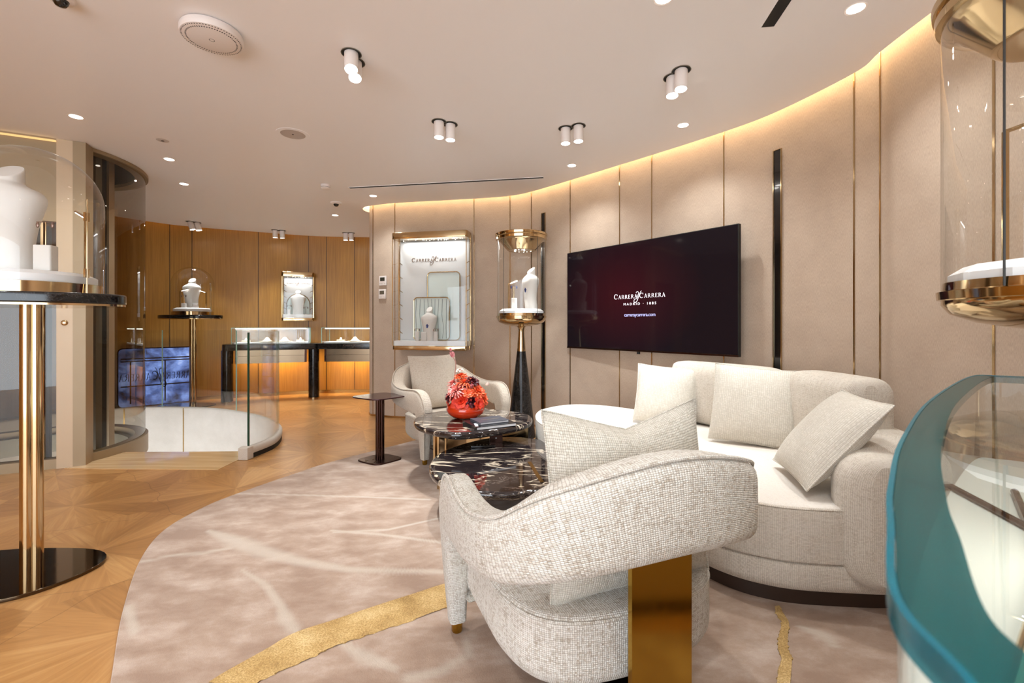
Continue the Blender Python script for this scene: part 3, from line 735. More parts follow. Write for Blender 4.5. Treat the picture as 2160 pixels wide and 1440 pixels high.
t = smoke(687, 390, 'smoke_detector', 'white round smoke detector left of the long ceiling slot', 'smoke detector', .05, [(0, -.045), (.03, -.045), (.046, -.036), (.046, -.03), (.042, -.026), (.05, -.022), (.05, 0)])
mb = MB(); mb.lathe([(.0435, -.0255), (.0435, -.0305)], 30); mb.build('sensor_slot', M['black'], t)
t = smoke(709, 427, 'dome_camera', 'small white dome camera near the far end of the beige wall', 'security camera', .06, [(0, -.02), (.045, -.02), (.062, -.012), (.064, 0)])
mb = MB(); mb.lathe([(0, -.05), (.018, -.044), (.028, -.032), (.032, -.018)], 24); mb.build('camera_dome', M['black_gloss'], t)
t = smoke(128, -8, 'dome_camera', 'white ceiling camera with black lens cut by the top edge of the photo', 'security camera', .06, [(0, -.02), (.045, -.02), (.05, -.012), (.052, 0)])
mb = MB(); mb.lathe([(0, -.05), (.018, -.044), (.026, -.032), (.03, -.018)], 24); mb.build('camera_dome', M['black_gloss'], t)
# linear air slots
def slot(a, b, wd, label):
    d = (b-a); L_ = d.length; t = thing('air_slot', label, 'air vent', ((a.x+b.x)/2, (a.y+b.y)/2, CEIL), math.atan2(d.y, d.x))
    mb = MB(); mb.box(-L_/2, L_/2, -wd/2, wd/2, -.002, 0); mb.build('slot', M['black'], t, smooth=False)
    mb = MB()
    for s_ in (-1, 1): mb.box(-L_/2, L_/2, s_*wd/2-.0015, s_*wd/2+.0015, -.004, 0)
    mb.build('flange', M['ceiling'], t, smooth=False)
slot(clg(737, 396), clg(1146, 374), .045, 'long thin black linear air slot in the ceiling above the wall showcase')
slot(clg(1619, 56), clg(1668, -20), .062, 'short wide black linear air slot at the top of the ceiling')
# vertical black slots in the wall
for px, z0, z1, wd, l in ((1147, 865, 450, .045, 'narrow tall black wall slot behind the hourglass pedestal'), (1641, 910, 317, .05, 'tall black wall slot right of the television')):
    p, tt = hit(R_WALL, px); t = thing('wall_slot', l, 'wall slot', (p.x, p.y, 0), math.atan2(-tt.y, -tt.x))
    b0, t0 = at(px, z0, p.y).z, at(px, z1, p.y).z
    mb = MB(); mb.box(-wd/2, wd/2, -.006, -.001, b0, t0); mb.build('opening', M['black_gloss'], t, smooth=False)
    mb = MB()
    for s_ in (-1, 1): mb.box(s_*(wd/2+.003)-.003, s_*(wd/2+.003)+.003, -.012, -.001, b0, t0)
    mb.box(-wd/2-.006, wd/2+.006, -.012, -.001, t0, t0+.005); mb.build('brass_frame', M['brass'], t, smooth=False)

# ---------------------------------------------------------------- display things
def bust_mb(h=.42, wd=.25):
    mb = MB(); rows = []; n = 28
    prof = [(0, .36, .22), (.04, .35, .22), (.22, .345, .22), (.40, .39, .24), (.56, .455, .27), (.66, .495, .28), (.715, .50, .27), (.755, .46, .26), (.79, .385, .24), (.82, .28, .22), (.845, .215, .19), (.87, .188, .165), (.96, .185, .16), (.98, .17, .15)]
    pts = spline([Vector(p) for p in prof], 4)
    for p in pts:
        z, hw, hd = p; lean = -.04*math.sin(PI*min(1, z/.9))*h
        tilt = .22*max(0, (z-.86)/.12)*h
        rows.append([(wd*hw*math.copysign(abs(math.cos(a))**.85, math.cos(a))/1, h*hd*.62*math.sin(a)*(1.0) + lean, z*h + tilt*math.sin(a)*.35) for a in (2*PI*k/n for k in range(n))])
    mb.grid(rows, cv=True, flip=True); mb.cap(rows[0], True); mb.cap(rows[-1])
    return mb
def bust(loc, rz, h, label, wd=None, group=None):
    return one('necklace_bust', bust_mb(h, wd or h*.55), M['bust'], label, 'display bust', group, loc=loc, rz=rz, angle=60)
def necklace(loc, rz, h, label, gem=True, drop=.36):
    t = thing('necklace', label, 'necklace', loc, rz)
    pts = [(-.13*h, -.10*h, .80*h), (-.10*h, -.165*h, .70*h), (-.04*h, -.185*h, .58*h), (0, -.19*h, .53*h), (.04*h, -.185*h, .58*h), (.10*h, -.165*h, .70*h), (.13*h, -.10*h, .80*h)]
    mb = MB(); mb.tube(spline(pts, 4), .0014, 6); mb.build('chain', M['chain'], t)
    if gem:
        mb = MB()
        for dx, dz, r in ((0, -.01, .009), (-.008, -.024, .009), (.008, -.024, .009), (0, -.04, .011)):
            for q in [0]:
                rows = [[(dx + r*math.sin(PI*i/6)*math.cos(2*PI*k/8), -.195*h + .5*r*math.sin(PI*i/6)*math.sin(2*PI*k/8), .53*h + dz + r*math.cos(PI*i/6)) for k in range(8)] for i in range(7)]
                mb.grid(rows, cv=True, flip=True)
        mb.build('pendant', M['sapphire'], t)
    return t
def earring_stand(loc, rz, h, label, bw=.06, bh=.11, rod=.2, gem='chain'):
    t = thing('earring_stand', label, 'jewellery stand', loc, rz)
    mb = MB(); mb.prism(rrect(bw, bw*.7, .008), 0, bh, .004); mb.build('block', M['bust'], t)
    mb = MB(); mb.tube([(0, 0, bh), (0, 0, bh+rod)], .0022, 8); mb.build('post', M['brass'], t)
    mb = MB(); mb.tube([(-.035, 0, bh+rod), (.035, 0, bh+rod)], .002, 8)
    for s_ in (-1, 1):
        rows = [[(s_*.028 + .007*math.sin(PI*i/6)*math.cos(2*PI*k/8), -.004 + .004*math.sin(PI*i/6)*math.sin(2*PI*k/8), bh+rod-.014 + .014*math.cos(PI*i/6)) for k in range(8)] for i in range(7)]
        mb.grid(rows, cv=True, flip=True)
    mb.build('earrings', M[gem], t); return t
def bracket(loc, rz, h, reach, label, r=.004):
    """slender brass led arm: post, arm, led dots"""
    t = thing('light_bracket', label, 'display light', loc, rz)
    mb = MB(); mb.box(-r, r, -r, r, 0, h); mb.build('post', M['brass'], t, smooth=False)
    e = Vector((reach, 0, h+.35*reach)); mb = MB(); mb.tube([(0, 0, h), tuple(e)], r*1.2, 6); mb.build('arm', M['brass'], t)
    mb = MB(); n = 9
    for k in range(n):
        c = Vector((0, 0, h-.006)).lerp(e - Vector((0, 0, .006)), (k+2.5)/(n+2))
        rows = [[(c.x + .0026*math.sin(PI*i/4)*math.cos(2*PI*q/6), c.y + .0026*math.sin(PI*i/4)*math.sin(2*PI*q/6), c.z + .0026*math.cos(PI*i/4)) for q in range(6)] for i in range(5)]
        mb.grid(rows, cv=True, flip=True)
    mb.build('led_dots', M['led'], t); return t

# ---- bell jar pedestals
def jar_pedestal(loc, rz, label, flip=1):
    t = thing('bell_jar_pedestal', label, 'display stand', loc, rz)
    base = [(.15, .15), (.31, .01), (.20, -.24), (-.12, -.33), (-.36, -.22), (-.42, .0), (-.30, .14)]
    bo = [(p.x, p.y) for p in spline([Vector((x, y, 0)) for x, y in [(x*.98, y) for x, y in base]], 6, True)]
    mb = MB(); mb.prism(bo, 0, .016, .003); mb.build('base_plate', M['dark_mirror'], t)
    mb = MB()
    for x, y, r in ((-.023, .0, .025), (.023, .0, .023), (0, -.020, .022), (0, .020, .022)):
        mb.lathe([(r, .016), (r, 1.21)], 24, x, y)
    mb.build('pole', M['brass'], t)
    sl = [(p.x, p.y) for p in spline([Vector((x, y, 0)) for x, y in ((.16, .20), (.37, .08), (.37, -.08), (.16, -.25), (-.16, -.27), (-.40, -.12), (-.40, .10), (-.16, .22))], 6, True)]
    mb = MB(); mb.prism(sl, 1.215, 1.262, .008); mb.build('slab', M['marble_dark'], t)
    mb = MB(); mb.prism(inset(sl, .004), 1.207, 1.216, 0); mb.build('slab_trim', M['brass'], t)
    mb = MB(); mb.lathe([(0, 1.262), (.245, 1.262), (.247, 1.31), (.24, 1.312), (0, 1.312)], 64); mb.build('collar', M['brass'], t)
    lo = logo_mesh(.16, .001); 
    for i, v in enumerate(lo.v): # wrap round the collar
        a = v[0]/.248 - PI/2; r = .248 - v[1]*1.0; lo.v[i] = (r*math.cos(a), r*math.sin(a), v[2] + 1.279)
    lo.build('logo_lettering', M['letter_gray'], t, smooth=False)
    mb = MB(); n = 8; o8 = [(.228*math.cos(PI/8 + 2*PI*k/n), .228*math.sin(PI/8 + 2*PI*k/n)) for k in range(n)]
    o8 = [(p.x, p.y) for p in spline([Vector((.226*math.cos(2*PI*k/24), .226*math.sin(2*PI*k/24), 0)) for k in range(24)], 2, True)]
    mb.prism(o8, 1.3125, 1.345, .0); o9 = inset(o8, .035)
    mb.build('plinth_disc', M['white'], t); mb = MB()
    mb.grid([[(x, y, 1.345) for x, y in o8], [(x, y, 1.362) for x, y in inset(o8, .035)]], cv=True, flip=True); mb.cap([(x, y, 1.362) for x, y in inset(o8, .035)])
    mb.build('plinth_top', M['white'], t)
    R_ = .252; prof = [(R_, 1.262), (R_, 1.262+.43)]
    for k in range(1, 13): a = PI/2*k/12; prof.append((R_*math.cos(a), 1.692 + R_*.96*math.sin(a)))
    mb = MB(); mb.lathe(prof, 72); mb.build('bell_jar', M['glass'], t)
    mb = MB()
    for z in (1.34, 1.60): mb.box(R_-.004, R_+.004, -.012, .012, z, z+.04)
    mb.tube([(R_+.003, 0, 1.262), (R_+.003, 0, 1.70)], .003, 8); mb.build('hinge', M['brass'], t)
    return t
NJ = Vector((-2.215, 2.10, 0)); FJ = Vector((-4.46, 6.36, 0))
jar_pedestal(NJ, 0, 'large near pedestal at the left edge with glass bell jar on a black slab')
jar_pedestal(FJ, .0, 'small far bell jar pedestal standing before the oak wall')
zt = 1.3625
bust((NJ.x-.075, NJ.y-.03, zt), .25, .47, 'large white necklace bust inside the near left bell jar', .29)
necklace((NJ.x-.075, NJ.y-.03, zt), .25, .47, 'thin chain with a red clasp around the large near bust', gem=False)
earring_stand((NJ.x+.125, NJ.y-.06, zt), .2, 0, 'white earring block with slender brass T post in the near bell jar', .07, .115, .105)
bracket((NJ.x+.19, NJ.y+.06, zt), 2.6, .27, .13, 'brass light bracket at the right inside the near bell jar')
bust((FJ.x-.03, FJ.y+.03, zt), .1, .40, 'small bright white bust inside the far bell jar', .235)
necklace((FJ.x-.03, FJ.y+.03, zt), .1, .40, 'dark beaded necklace on the bust in the far bell jar', gem=False)
earring_stand((FJ.x-.03, FJ.y-.13, zt), 0, 0, 'low earring block in front of the far bell jar bust', .055, .06, .11)
mb = MB(); mb.lathe([(0, 0), (.042, 0), (.036, .02), (.022, .04), (.032, .055), (.034, .065), (0, .06)], 24)
one('ring_dish', mb, M['white'], 'small white waisted ring dish in the far bell jar', 'ring stand', loc=(FJ.x+.09, FJ.y-.08, zt))
bracket((FJ.x+.165, FJ.y+.03, zt), PI, .22, .09, 'brass light bracket at the right inside the far bell jar')
bracket((FJ.x-.105, FJ.y-.10, zt), .3, .23, .09, 'brass light bracket at the left inside the far bell jar')

# ---- hourglass cylinder pedestals
def hourglass(loc, rz, label, power=14):
    t = thing('hourglass_pedestal', label, 'display stand', loc, rz)
    mb = MB(); mb.lathe([(0, 0), (.150, 0), (.150, .004), (.142, .02), (.044, .86), (.0, .86)], 48); mb.build('cone_base', M['marble_dark'], t)
    mb = MB(); mb.lathe([(.044, .86), (.040, .93), (.032, 1.02), (.030, 1.07), (.036, 1.10), (.06, 1.118), (.0, 1.118)], 40); mb.build('neck', M['brass'], t)
    mb = MB(); mb.lathe([(.03, 1.108), (.09, 1.112), (.17, 1.128), (.225, 1.152), (.243, 1.178), (.243, 1.19), (.252, 1.192), (.254, 1.214), (.242, 1.217), (.240, 1.24), (0, 1.24)], 72); mb.build('dish', M['brass'], t)
    mb = MB(); n = 12; o8 = [(.228*math.cos(PI/n + 2*PI*k/n), .228*math.sin(PI/n + 2*PI*k/n)) for k in range(n)]
    mb.prism(o8, 1.2405, 1.262); mb.grid([[(x, y, 1.262) for x, y in o8], [(x*.86, y*.86, 1.285) for x, y in o8]], cv=True, flip=True); mb.cap([(x*.86, y*.86, 1.285) for x, y in o8])
    mb.build('plinth_disc', M['white'], t, smooth=False)
    mb = MB(); mb.lathe([(.243, 1.218), (.243, 1.972)], 72); mb.build('glass_cylinder', M['glass'], t)
    mb = MB()
    for a in (-.9, .55, 3.9):
        x, y = .2455*math.cos(a), .2455*math.sin(a); mb.box(x-.002, x+.002, y-.002, y+.002, 1.217, 1.975)
    mb.build('glass_seam', M['shaft'], t, smooth=False)
    mb = MB(); mb.lathe([(0, 1.875), (.118, 1.875), (.13, 1.872), (.142, 1.876), (.215, 1.962), (.24, 1.975), (.255, 1.978), (.257, 2.0), (.25, 2.004), (.25, 2.012), (.262, 2.014), (.264, 2.034), (.256, 2.04), (0, 2.04)], 72); mb.build('cap', M['brass'], t)
    mb = MB()
    for k in range(14):
        a = k*2.4; r = .03 + .078*((k*0.618) % 1); c = (r*math.cos(a), r*math.sin(a))
        mb.cap([(c[0] + .0045*math.cos(2*PI*q/8), c[1] + .0045*math.sin(2*PI*q/8), 1.8735) for q in range(8)], True)
    mb.build('led_dots', M['led'], t, smooth=False)
    lamp('cap_light', 'SPOT', (0, 0, 1.86), power, (1, .97, .95), target=(0, 0, 0), size=.06, spot=80, blend=.5, parent=t).location = (0, 0, 1.862)
    return t
HG = Vector((.094, 4.60, 0)); HN = Vector((1.435, 1.17, 0))
hourglass(HG, 0, 'hourglass pedestal with glass cylinder and black cone between wall showcase and television')
hourglass(HN, -.5, 'near hourglass pedestal with glass cylinder at the right edge', 6)
bust((HG.x+.10, HG.y-.02, 1.286), -.9, .40, 'white bust turned left inside the far glass cylinder', .2)
necklace((HG.x+.10, HG.y-.02, 1.286), -.9, .40, 'necklace with dark blue pendant on the bust in the far glass cylinder')
earring_stand((HG.x-.075, HG.y-.07, 1.286), .2, 0, 'white block with blue earrings inside the far glass cylinder', .06, .105, .12, 'sapphire')
bracket((HG.x-.13, HG.y+.05, 1.286), .4, .26, .1, 'brass light bracket inside the far glass cylinder')
bracket((HN.x-.145, HN.y+.02, 1.286), -.15, .34, .18, 'slender brass led bracket inside the near glass cylinder', .005)

# ---- wall showcases
def showcase(loc, rz, w_, h_, d, label, logo_z, logo_w, power):
    t = thing('wall_showcase', label, 'wall showcase', loc, rz)       # local: x across, -y into the room, z up from the case's foot
    o = rrect(w_, d, .035, 5, 0, -d/2)
    mb = MB(); mb.prism(o, h_-.075, h_, .006); mb.build('top_cap', M['brass'], t)
    mb = MB(); mb.prism(inset(o, .006), 0, .05, .006); mb.build('bottom_cap', M['brass'], t)
    mb = MB(); mb.prism(inset(o, .02), .0505, .105, 0); mb.build('shelf', M['white'], t, smooth=False)
    mb = MB(); mb.box(-w_/2+.03, w_/2-.03, -.012, -.002, .05, h_-.076); mb.build('back_panel', M['case_back'], t, smooth=False)
    mb = MB()
    for s_ in (-1, 1):
        mb.box(s_*(w_/2-.012)-.007, s_*(w_/2-.012)+.007, -.014, -.002, .05, h_-.075)
        mb.box(s_*(w_/2-.012)-.004, s_*(w_/2-.012)+.004, -d+.008, -d+.016, .05, h_-.075)
    mb.build('frame_posts', M['brass'], t, smooth=False)
    mb = MB(); g = inset(rrect(w_, d, .035, 5, 0, -d/2), .008)
    mb.grid([[(x, y, .05) for x, y in g], [(x, y, h_-.075) for x, y in g]], cv=True); mb.build('glass', M['glass'], t)
    lg = logo_mesh(logo_w, .003); ob = lg.build('logo_lettering', M['letter_gold'], t, smooth=False); ob.location = (0, -.0125, logo_z)
    mb = MB(); rnd = random.Random(3)
    for k in range(int(w_*34)):
        x = rnd.uniform(-w_/2+.08, w_/2-.08); y = rnd.uniform(-d+.04, -.04)
        mb.cap([(x + .004*math.cos(2*PI*q/8), y + .004*math.sin(2*PI*q/8), h_-.0765) for q in range(8)], True)
    mb.build('led_dots', M['led'], t, smooth=False)
    mb = MB()
    for s_ in (-1, 1):
        for k in range(6):
            z = h_*(.16 + .12*k); x = s_*(w_/2-.02); mb.tube([(x, -.02, z), (x - s_*.045, -.035, z-.03)], .004, 6)
    mb.build('side_spot_pins', M['brass'], t)
    l = lampbox('showcase_light', (0, 0, 0), w_*.8, d*.5, power, (1, .97, .94), t); l.location = (0, -d*.5, h_-.085); l.rotation_euler = (0, 0, 0)
    return t
pa, _ = hit(R_WALL, 842); pb, _ = hit(R_WALL, 998); dv = pb - pa; rzc = math.atan2(dv.y, dv.x)
mid = (pa+pb)/2; nrm = Vector((math.sin(rzc), -math.cos(rzc))); org = mid + nrm*.03
showcase((org.x, org.y, .835), rzc, dv.length*.985, 1.36, .20, 'large lit wall showcase with brass caps behind the far armchair', 1.04, .56, 1.8)
cpos = lambda x, y, z: (org.x + x*math.cos(rzc) - y*math.sin(rzc), org.y + x*math.sin(rzc) + y*math.cos(rzc), .835 + z)
def frame(loc, rz, w_, h_, r, nm, label, arch=False, pleats=False):
    t = thing(nm, label, 'display panel', loc, rz)
    o = rrect(w_, h_, r, 8, 0, h_/2)
    if arch: o = [(w_/2, 0)] + [(w_/2*math.cos(a), h_-w_/2+w_/2*math.sin(a)) for a in (PI*k/16 for k in range(17))] + [(-w_/2, 0)]
    mb = MB(); mb.tube([(x, -.006, z) for x, z in o], .0065, 8, closed=True); mb.build('brass_frame', M['brass'], t)
    mb = MB(); mb.cap([(x, -.004, z) for x, z in o]); mb.cap([(x, .0, z) for x, z in o], True); mb.build('panel', M['frost'], t, smooth=False)
    if pleats:
        mb = MB()
        for k in range(9):
            x = -w_/2 + w_*(k+.8)/9.6; mb.tube([(x, -.006, .02), (x + .012*math.sin(k*2), -.006, h_*.3), (x-.014*math.cos(k), -.006, h_*.6), (x, -.006, h_-.02)], .0022, 5)
        mb.build('fringe_lines', M['pleat'], t)
    return t
frame(cpos(.12, -.022, .112), rzc, .40, .80, .05, 'backdrop_screen', 'taller rounded rectangular brass screen behind in the large wall showcase')
frame(cpos(-.02, -.05, .112), rzc, .44, .50, .045, 'backdrop_screen', 'lower rounded brass screen with wavy lines in the large wall showcase', pleats=True)
bl = cpos(-.02, -.115, .1055); bust(bl, rzc, .375, 'brightly lit white bust in the large wall showcase', .19)
necklace(bl, rzc, .375, 'necklace with long blue drop on the bust in the large wall showcase')
for x, hh, l in ((-.155, .11, 'left white earring block in the large wall showcase'), (.07, .11, 'right white earring block in the large wall showcase')):
    earring_stand(cpos(x, -.15, .1055), rzc, 0, l, .045, hh, .03)
mb = MB(); mb.prism(rrect(.07, .05, .01), 0, .105, .01); one('ring_block', mb, M['bust'], 'front middle white ring block in the large wall showcase', 'ring stand', loc=cpos(-.065, -.165, .1055), rz=rzc)
pa, _ = hit(F_WALL, 594); pb, _ = hit(F_WALL, 665); dv = pb-pa; rz2 = math.atan2(dv.y, dv.x); mid = (pa+pb)/2; nrm = Vector((math.sin(rz2), -math.cos(rz2))); og2 = mid + nrm*.02
W2 = dv.length*.96
showcase((og2.x, og2.y, 1.19), rz2, W2, .78, .18, 'small lit wall showcase on the oak wall above the far counter', .60, W2*.70, .8)
c2 = lambda x, y, z: (og2.x + x*math.cos(rz2) - y*math.sin(rz2), og2.y + x*math.sin(rz2) + y*math.cos(rz2), 1.19 + z)
frame(c2(0, -.02, .108), rz2, .34, .33, .1, 'backdrop_screen', 'arched brass screen in the small showcase on the oak wall', arch=True)
bust(c2(0, -.09, .1055), rz2, .37, 'white bust in the small showcase on the oak wall', .22)
earring_stand(c2(-.13, -.10, .1055), rz2, 0, 'left earring block in the small showcase on the oak wall', .045, .075, .07)
earring_stand(c2(.115, -.10, .1055), rz2, 0, 'right slender earring stand in the small showcase on the oak wall', .03, .01, .11)

# ---- far glass counters
def counter(a, b, label, n_tray, dep=.46, seed=1, skip=False):
    a = Vector(a); b = Vector(b); d = b-a; Lc = d.length; rz = math.atan2(d.y, d.x)
    t = thing('glass_counter', label, 'display counter', (a.x, a.y, 0), rz)          # local x along, +y to the wall
    mb = MB(); mb.prism(rrect(Lc-.002+.06*2*(not skip), dep, .02 if skip else .05, 6, Lc/2, dep/2-.08), .755, .845, .006); mb.build('worktop', M['marble_dark'], t)
    lg = logo_mesh(.32, .001); ob = lg.build('logo_lettering', M['letter_gold'], t, smooth=False); ob.location = (Lc*.5, -.081, .80)
    for x in ((Lc,) if skip else (0, Lc)):
        mb = MB(); mb.lathe([(.078, .016), (.078, .754)], 32, x, 0); cl = mb.build('column', M['marble_dark'], t)
        mb = MB(); mb.lathe([(.08, 0), (.08, .017), (.0, .017)], 32, x, 0); mb.build('column_foot', M['brass'], cl)
    mb = MB(); mb.box(.10, Lc-.10, -.03, dep-.16, .56, .765); dr = mb.build('drawer_box', M['mirror'], t, smooth=False)
    mb = MB(); mb.box(.10, .13, -.036, -.03, .56, .765); mb.box(Lc-.13, Lc-.10, -.036, -.03, .56, .765); mb.box(.13, Lc-.13, -.034, -.03, .665, .668); mb.build('drawer_edges', M['bronze'], t, smooth=False)
    x0, x1, y0, y1, z0, z1 = .06, Lc-.06, -.04, dep-.16, .846, 1.085
    mb = MB()
    mb.box(x0, x1, y0, y0+.008, z0, z1-.008); mb.box(x0, x1, y1-.008, y1, z0, z1-.008); mb.box(x0, x0+.008, y0+.008, y1-.008, z0, z1-.008); mb.box(x1-.008, x1, y0+.008, y1-.008, z0, z1-.008)
    mb.box(x0, x1, y0, y1, z1-.008, z1); mb.build('glass_case', M['glass'], t, smooth=False)
    mb = MB()
    for x in (x0-.001, x1+.001): mb.box(x-.004, x+.004, y0-.004, y0+.004, z0, z1); mb.box(x-.004, x+.004, y1-.004, y1+.004, z0, z1)
    mb.box(x0, x1, y0-.003, y0+.0, z1-.008, z1+.001); mb.build('glass_edges', M['glass_edge_pale'], t, smooth=False)
    mb = MB(); mb.box(x0+.03, x1-.03, y0+.02, y1-.02, .846, .866); mb.build('lit_deck', M['white'], t, smooth=False)
    mb = MB(); mb.box(x0+.05, x1-.05, y0+.012, y0+.022, z1-.02, z1-.009); mb.build('led_strip', M['led_case'], t, smooth=False)
    mb = MB(); mb.box(.12, Lc-.12, dep-.165, dep-.155, .756, .764); mb.build('under_light_strip', M['led_warm'], t, smooth=False)
    lampbox('case_light', (0, 0, 0), Lc*.8, .05, 2.5, (1, .95, .8), t).location = (Lc/2, .06, z1-.03)
    lampbox('under_light', (0, 0, 0), Lc*.8, .06, 7, (1, .68, .28), t).location = (Lc/2, dep-.12, .74)
    return t, rz
M['led_case'] = emis('case led strip', (1, .95, .8, 1), 6)
CA, CB, CC = (-4.13, 6.60), (-3.06, 7.03), (-1.86, 7.09)
_, r1 = counter(CA, CB, 'left far glass counter with black columns under the small showcase', 4)
_, r2 = counter((CB[0]+.065, CB[1]+.02), CC, 'right far glass counter partly hidden by the rounded beige wall', 3, seed=5, skip=True)
def on(a, rz, x, y, z): return (a[0] + x*math.cos(rz) - y*math.sin(rz), a[1] + x*math.sin(rz) + y*math.cos(rz), z)
def tray(loc, rz, label, kind):
    t = thing('jewellery_tray', label, 'jewellery display', loc, rz)
    if kind == 0:
        mb = MB(); mb.lathe([(0, 0), (.10, 0), (.11, .012), (.10, .014), (0, .012)], 28); mb.build('tray', M['silver'], t)
        mb = MB(); mb.lathe([(.0, .075), (.02, .07), (.05, .03), (.075, .0145)], 24, 0, 0, 1, .6); mb.build('collar_stand', M['bust'], t)
    else:
        mb = MB(); mb.prism(rrect(.12, .07, .01), 0, .03, .004); mb.build('tray', M['silver'], t)
        mb = MB(); mb.lathe([(0, .065), (.012, .06), (.02, .031)], 16); mb.build('ring_cone', M['bust'], t)
for x, k, l in ((.22, 1, 'leftmost low tray inside the left far counter'), (.50, 0, 'round tray with white collar stand in the left far counter, left of two'), (.74, 0, 'round tray with white collar stand in the left far counter, right of two'), (.96, 1, 'rightmost low tray inside the left far counter')):
    tray(on(CA, r1, x, .12, .8665), r1, l, k)
for x, k, l in ((.30, 1, 'low tray inside the right far counter'), (.52, 0, 'round tray with white collar stand in the right far counter')):
    tray(on((CB[0]+.065, CB[1]+.02), r2, x, .12, .8665), r2, l, k)

# ---- low panel on the oak wall: emissive blue noise, dark bars, mirrored lettering
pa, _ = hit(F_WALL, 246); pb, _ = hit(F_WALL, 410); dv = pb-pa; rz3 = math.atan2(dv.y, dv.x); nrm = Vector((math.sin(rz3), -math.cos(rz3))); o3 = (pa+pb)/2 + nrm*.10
t = bpy.data.objects.new('blue_panel', None); col.objects.link(t); t.location = (o3.x, o3.y, 0); t.rotation_euler = (0, 0, rz3); tag(t, kind='structure')
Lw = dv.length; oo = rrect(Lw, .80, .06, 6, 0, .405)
mb = MB(); mb.cap([(x, 0, z) for x, z in oo]); mb.grid([[(x, 0, z) for x, z in oo], [(x, .05, z) for x, z in oo]], cv=True); mb.build('pane', M['blue_noise'], t, angle=30)
mb = MB(); mb.tube([(x, 0, z) for x, z in oo], .008, 8, closed=True); mb.build('panel_rim', M['bronze'], t)
mb = MB()
for z in (.28, .62, .655): mb.box(-Lw/2+.03, Lw/2-.03, -.006, -.001, z, z+.016)
for x in (-.35, .08, .42): mb.box(x*Lw-.008, x*Lw+.008, -.006, -.001, .05, .62)
mb.build('dark_bars', M['wood_dark'], t, smooth=False)
ob = logo_mesh(Lw*1.0, .003, mirror=True).build('logo_lettering', M['black'], t, smooth=False); ob.location = (0, -.008, .36); ob.scale = (1, 1, 1.7)

# ---------------------------------------------------------------- lift
M['glow'] = emis('faint amber header glow', (1, .62, .25, 1), .55)
t = thing('glass_lift', 'round glass lift shaft with beige front column left of the stairwell', 'lift')
arc = lambda r, a0, a1, n=48: [(LC.x + r*math.cos(math.radians(a0+(a1-a0)*k/n)), LC.y + r*math.sin(math.radians(a0+(a1-a0)*k/n))) for k in range(n+1)]
A0, A1 = -20, 200
mb = MB(); mb.grid([[(x, y, .07), (x, y, CEIL-.03)] for x, y in arc(LR-.01, A0, A1)]); mb.build('glass_wall', M['glass_shaft'], t)
for nm, z0, z1, mt in (('floor_ring', -.10, .07, 'lacquer'), ('top_ring', CEIL-.03, CEIL-.001, 'lacquer')):
    a, b = arc(LR+.012, A0, A1), arc(LR-.09, A0, A1); mb = MB()
    mb.grid([[(p[0], p[1], z0), (p[0], p[1], z1), (q[0], q[1], z1-.0), (q[0], q[1], z0)] for p, q in zip(a, b)], cv=True)
    mb.build(nm, M[mt] if nm == 'floor_ring' else M['lacquer'], t, angle=30)
a, b = arc(LR-.095, A0, A1), arc(LR-.14, A0, A1); mb = MB()
mb.grid([[(p[0], p[1], -.16), (p[0], p[1], .01), (q[0], q[1], .01), (q[0], q[1], -.16)] for p, q in zip(a, b)], cv=True); mb.build('inner_ring', M['gray'], t, angle=30)
# front: column, header, door
c0, c1, c2_, c3 = (-3.405, 3.635), (-3.475, 3.60), (-3.56, 3.555), (-4.75, 2.93)
mb = MB(); mb.prism([c0, (-3.46, 3.74), (-3.60, 3.68), (-3.50, 3.575)][::-1] if False else [(-3.475, 3.60), c0, (-3.45, 3.75), (-3.53, 3.72)], 0, CEIL-.001); cl = mb.build('corner_column', M['lacquer'], t, smooth=False)
mb = MB(); mb.prism([c2_, c1, (-3.52, 3.70), (-3.62, 3.66)], 0, CEIL-.001); fc = mb.build('front_column', M['paint'], t, smooth=False)
bc = Vector(((c1[0]+c2_[0])/2, (c1[1]+c2_[1])/2)); n_ = Vector((.47, -.88)).normalized()
mb = MB(); mb.lathe([(0, .006), (.016, .006), (.02, .003), (.022, 0)], 20)
cb_ = mb.build('call_button', M['brass'], fc); cb_.location = (bc.x + n_.x*.002, bc.y + n_.y*.002, EYE + .02); cb_.rotation_euler = Vector((n_.x, n_.y, 0)).to_track_quat('Z', 'Y').to_euler()
u = (Vector(c3) - Vector(c2_)); Ld = u.length; rzl = math.atan2(u.y, u.x)
def lf(s_, off_=0): q = Vector(c2_) + u.normalized()*s_ + Vector((-u.normalized().y, u.normalized().x))*(off_); return (q.x, q.y)
def lpr(s0, s1, d0, d1, z0, z1):
    mb = MB(); mb.prism([lf(s1, d0), lf(s0, d0), lf(s0, d1), lf(s1, d1)], z0, z1); return mb
lpr(0, Ld, 0, -.12, 1.93, CEIL-.001).build('header', M['lacquer'], t, smooth=False)
lpr(0, Ld, -.005, -.10, 0, .075).build('sill', M['lacquer'], t, smooth=False)
lpr(0, .9, -.05, -.06, .076, 1.929).build('door_glass', M['glass_shaft'], t, smooth=False)
lpr(.085, .10, -.03, -.07, .076, 1.929).build('door_frame', M['brass'], t, smooth=False)
lpr(.12, .20, -.25, -.30, -.1, 1.929).build('door_frame', M['shaft'], t, smooth=False)
lpr(.9, Ld, -.02, -.08, .076, 1.929).build('side_panel', M['veneer'], t, smooth=False)
lpr(0, Ld, .016, .002, CEIL-.03, CEIL-.018).build('header_light_line', M['glow'], t, smooth=False)
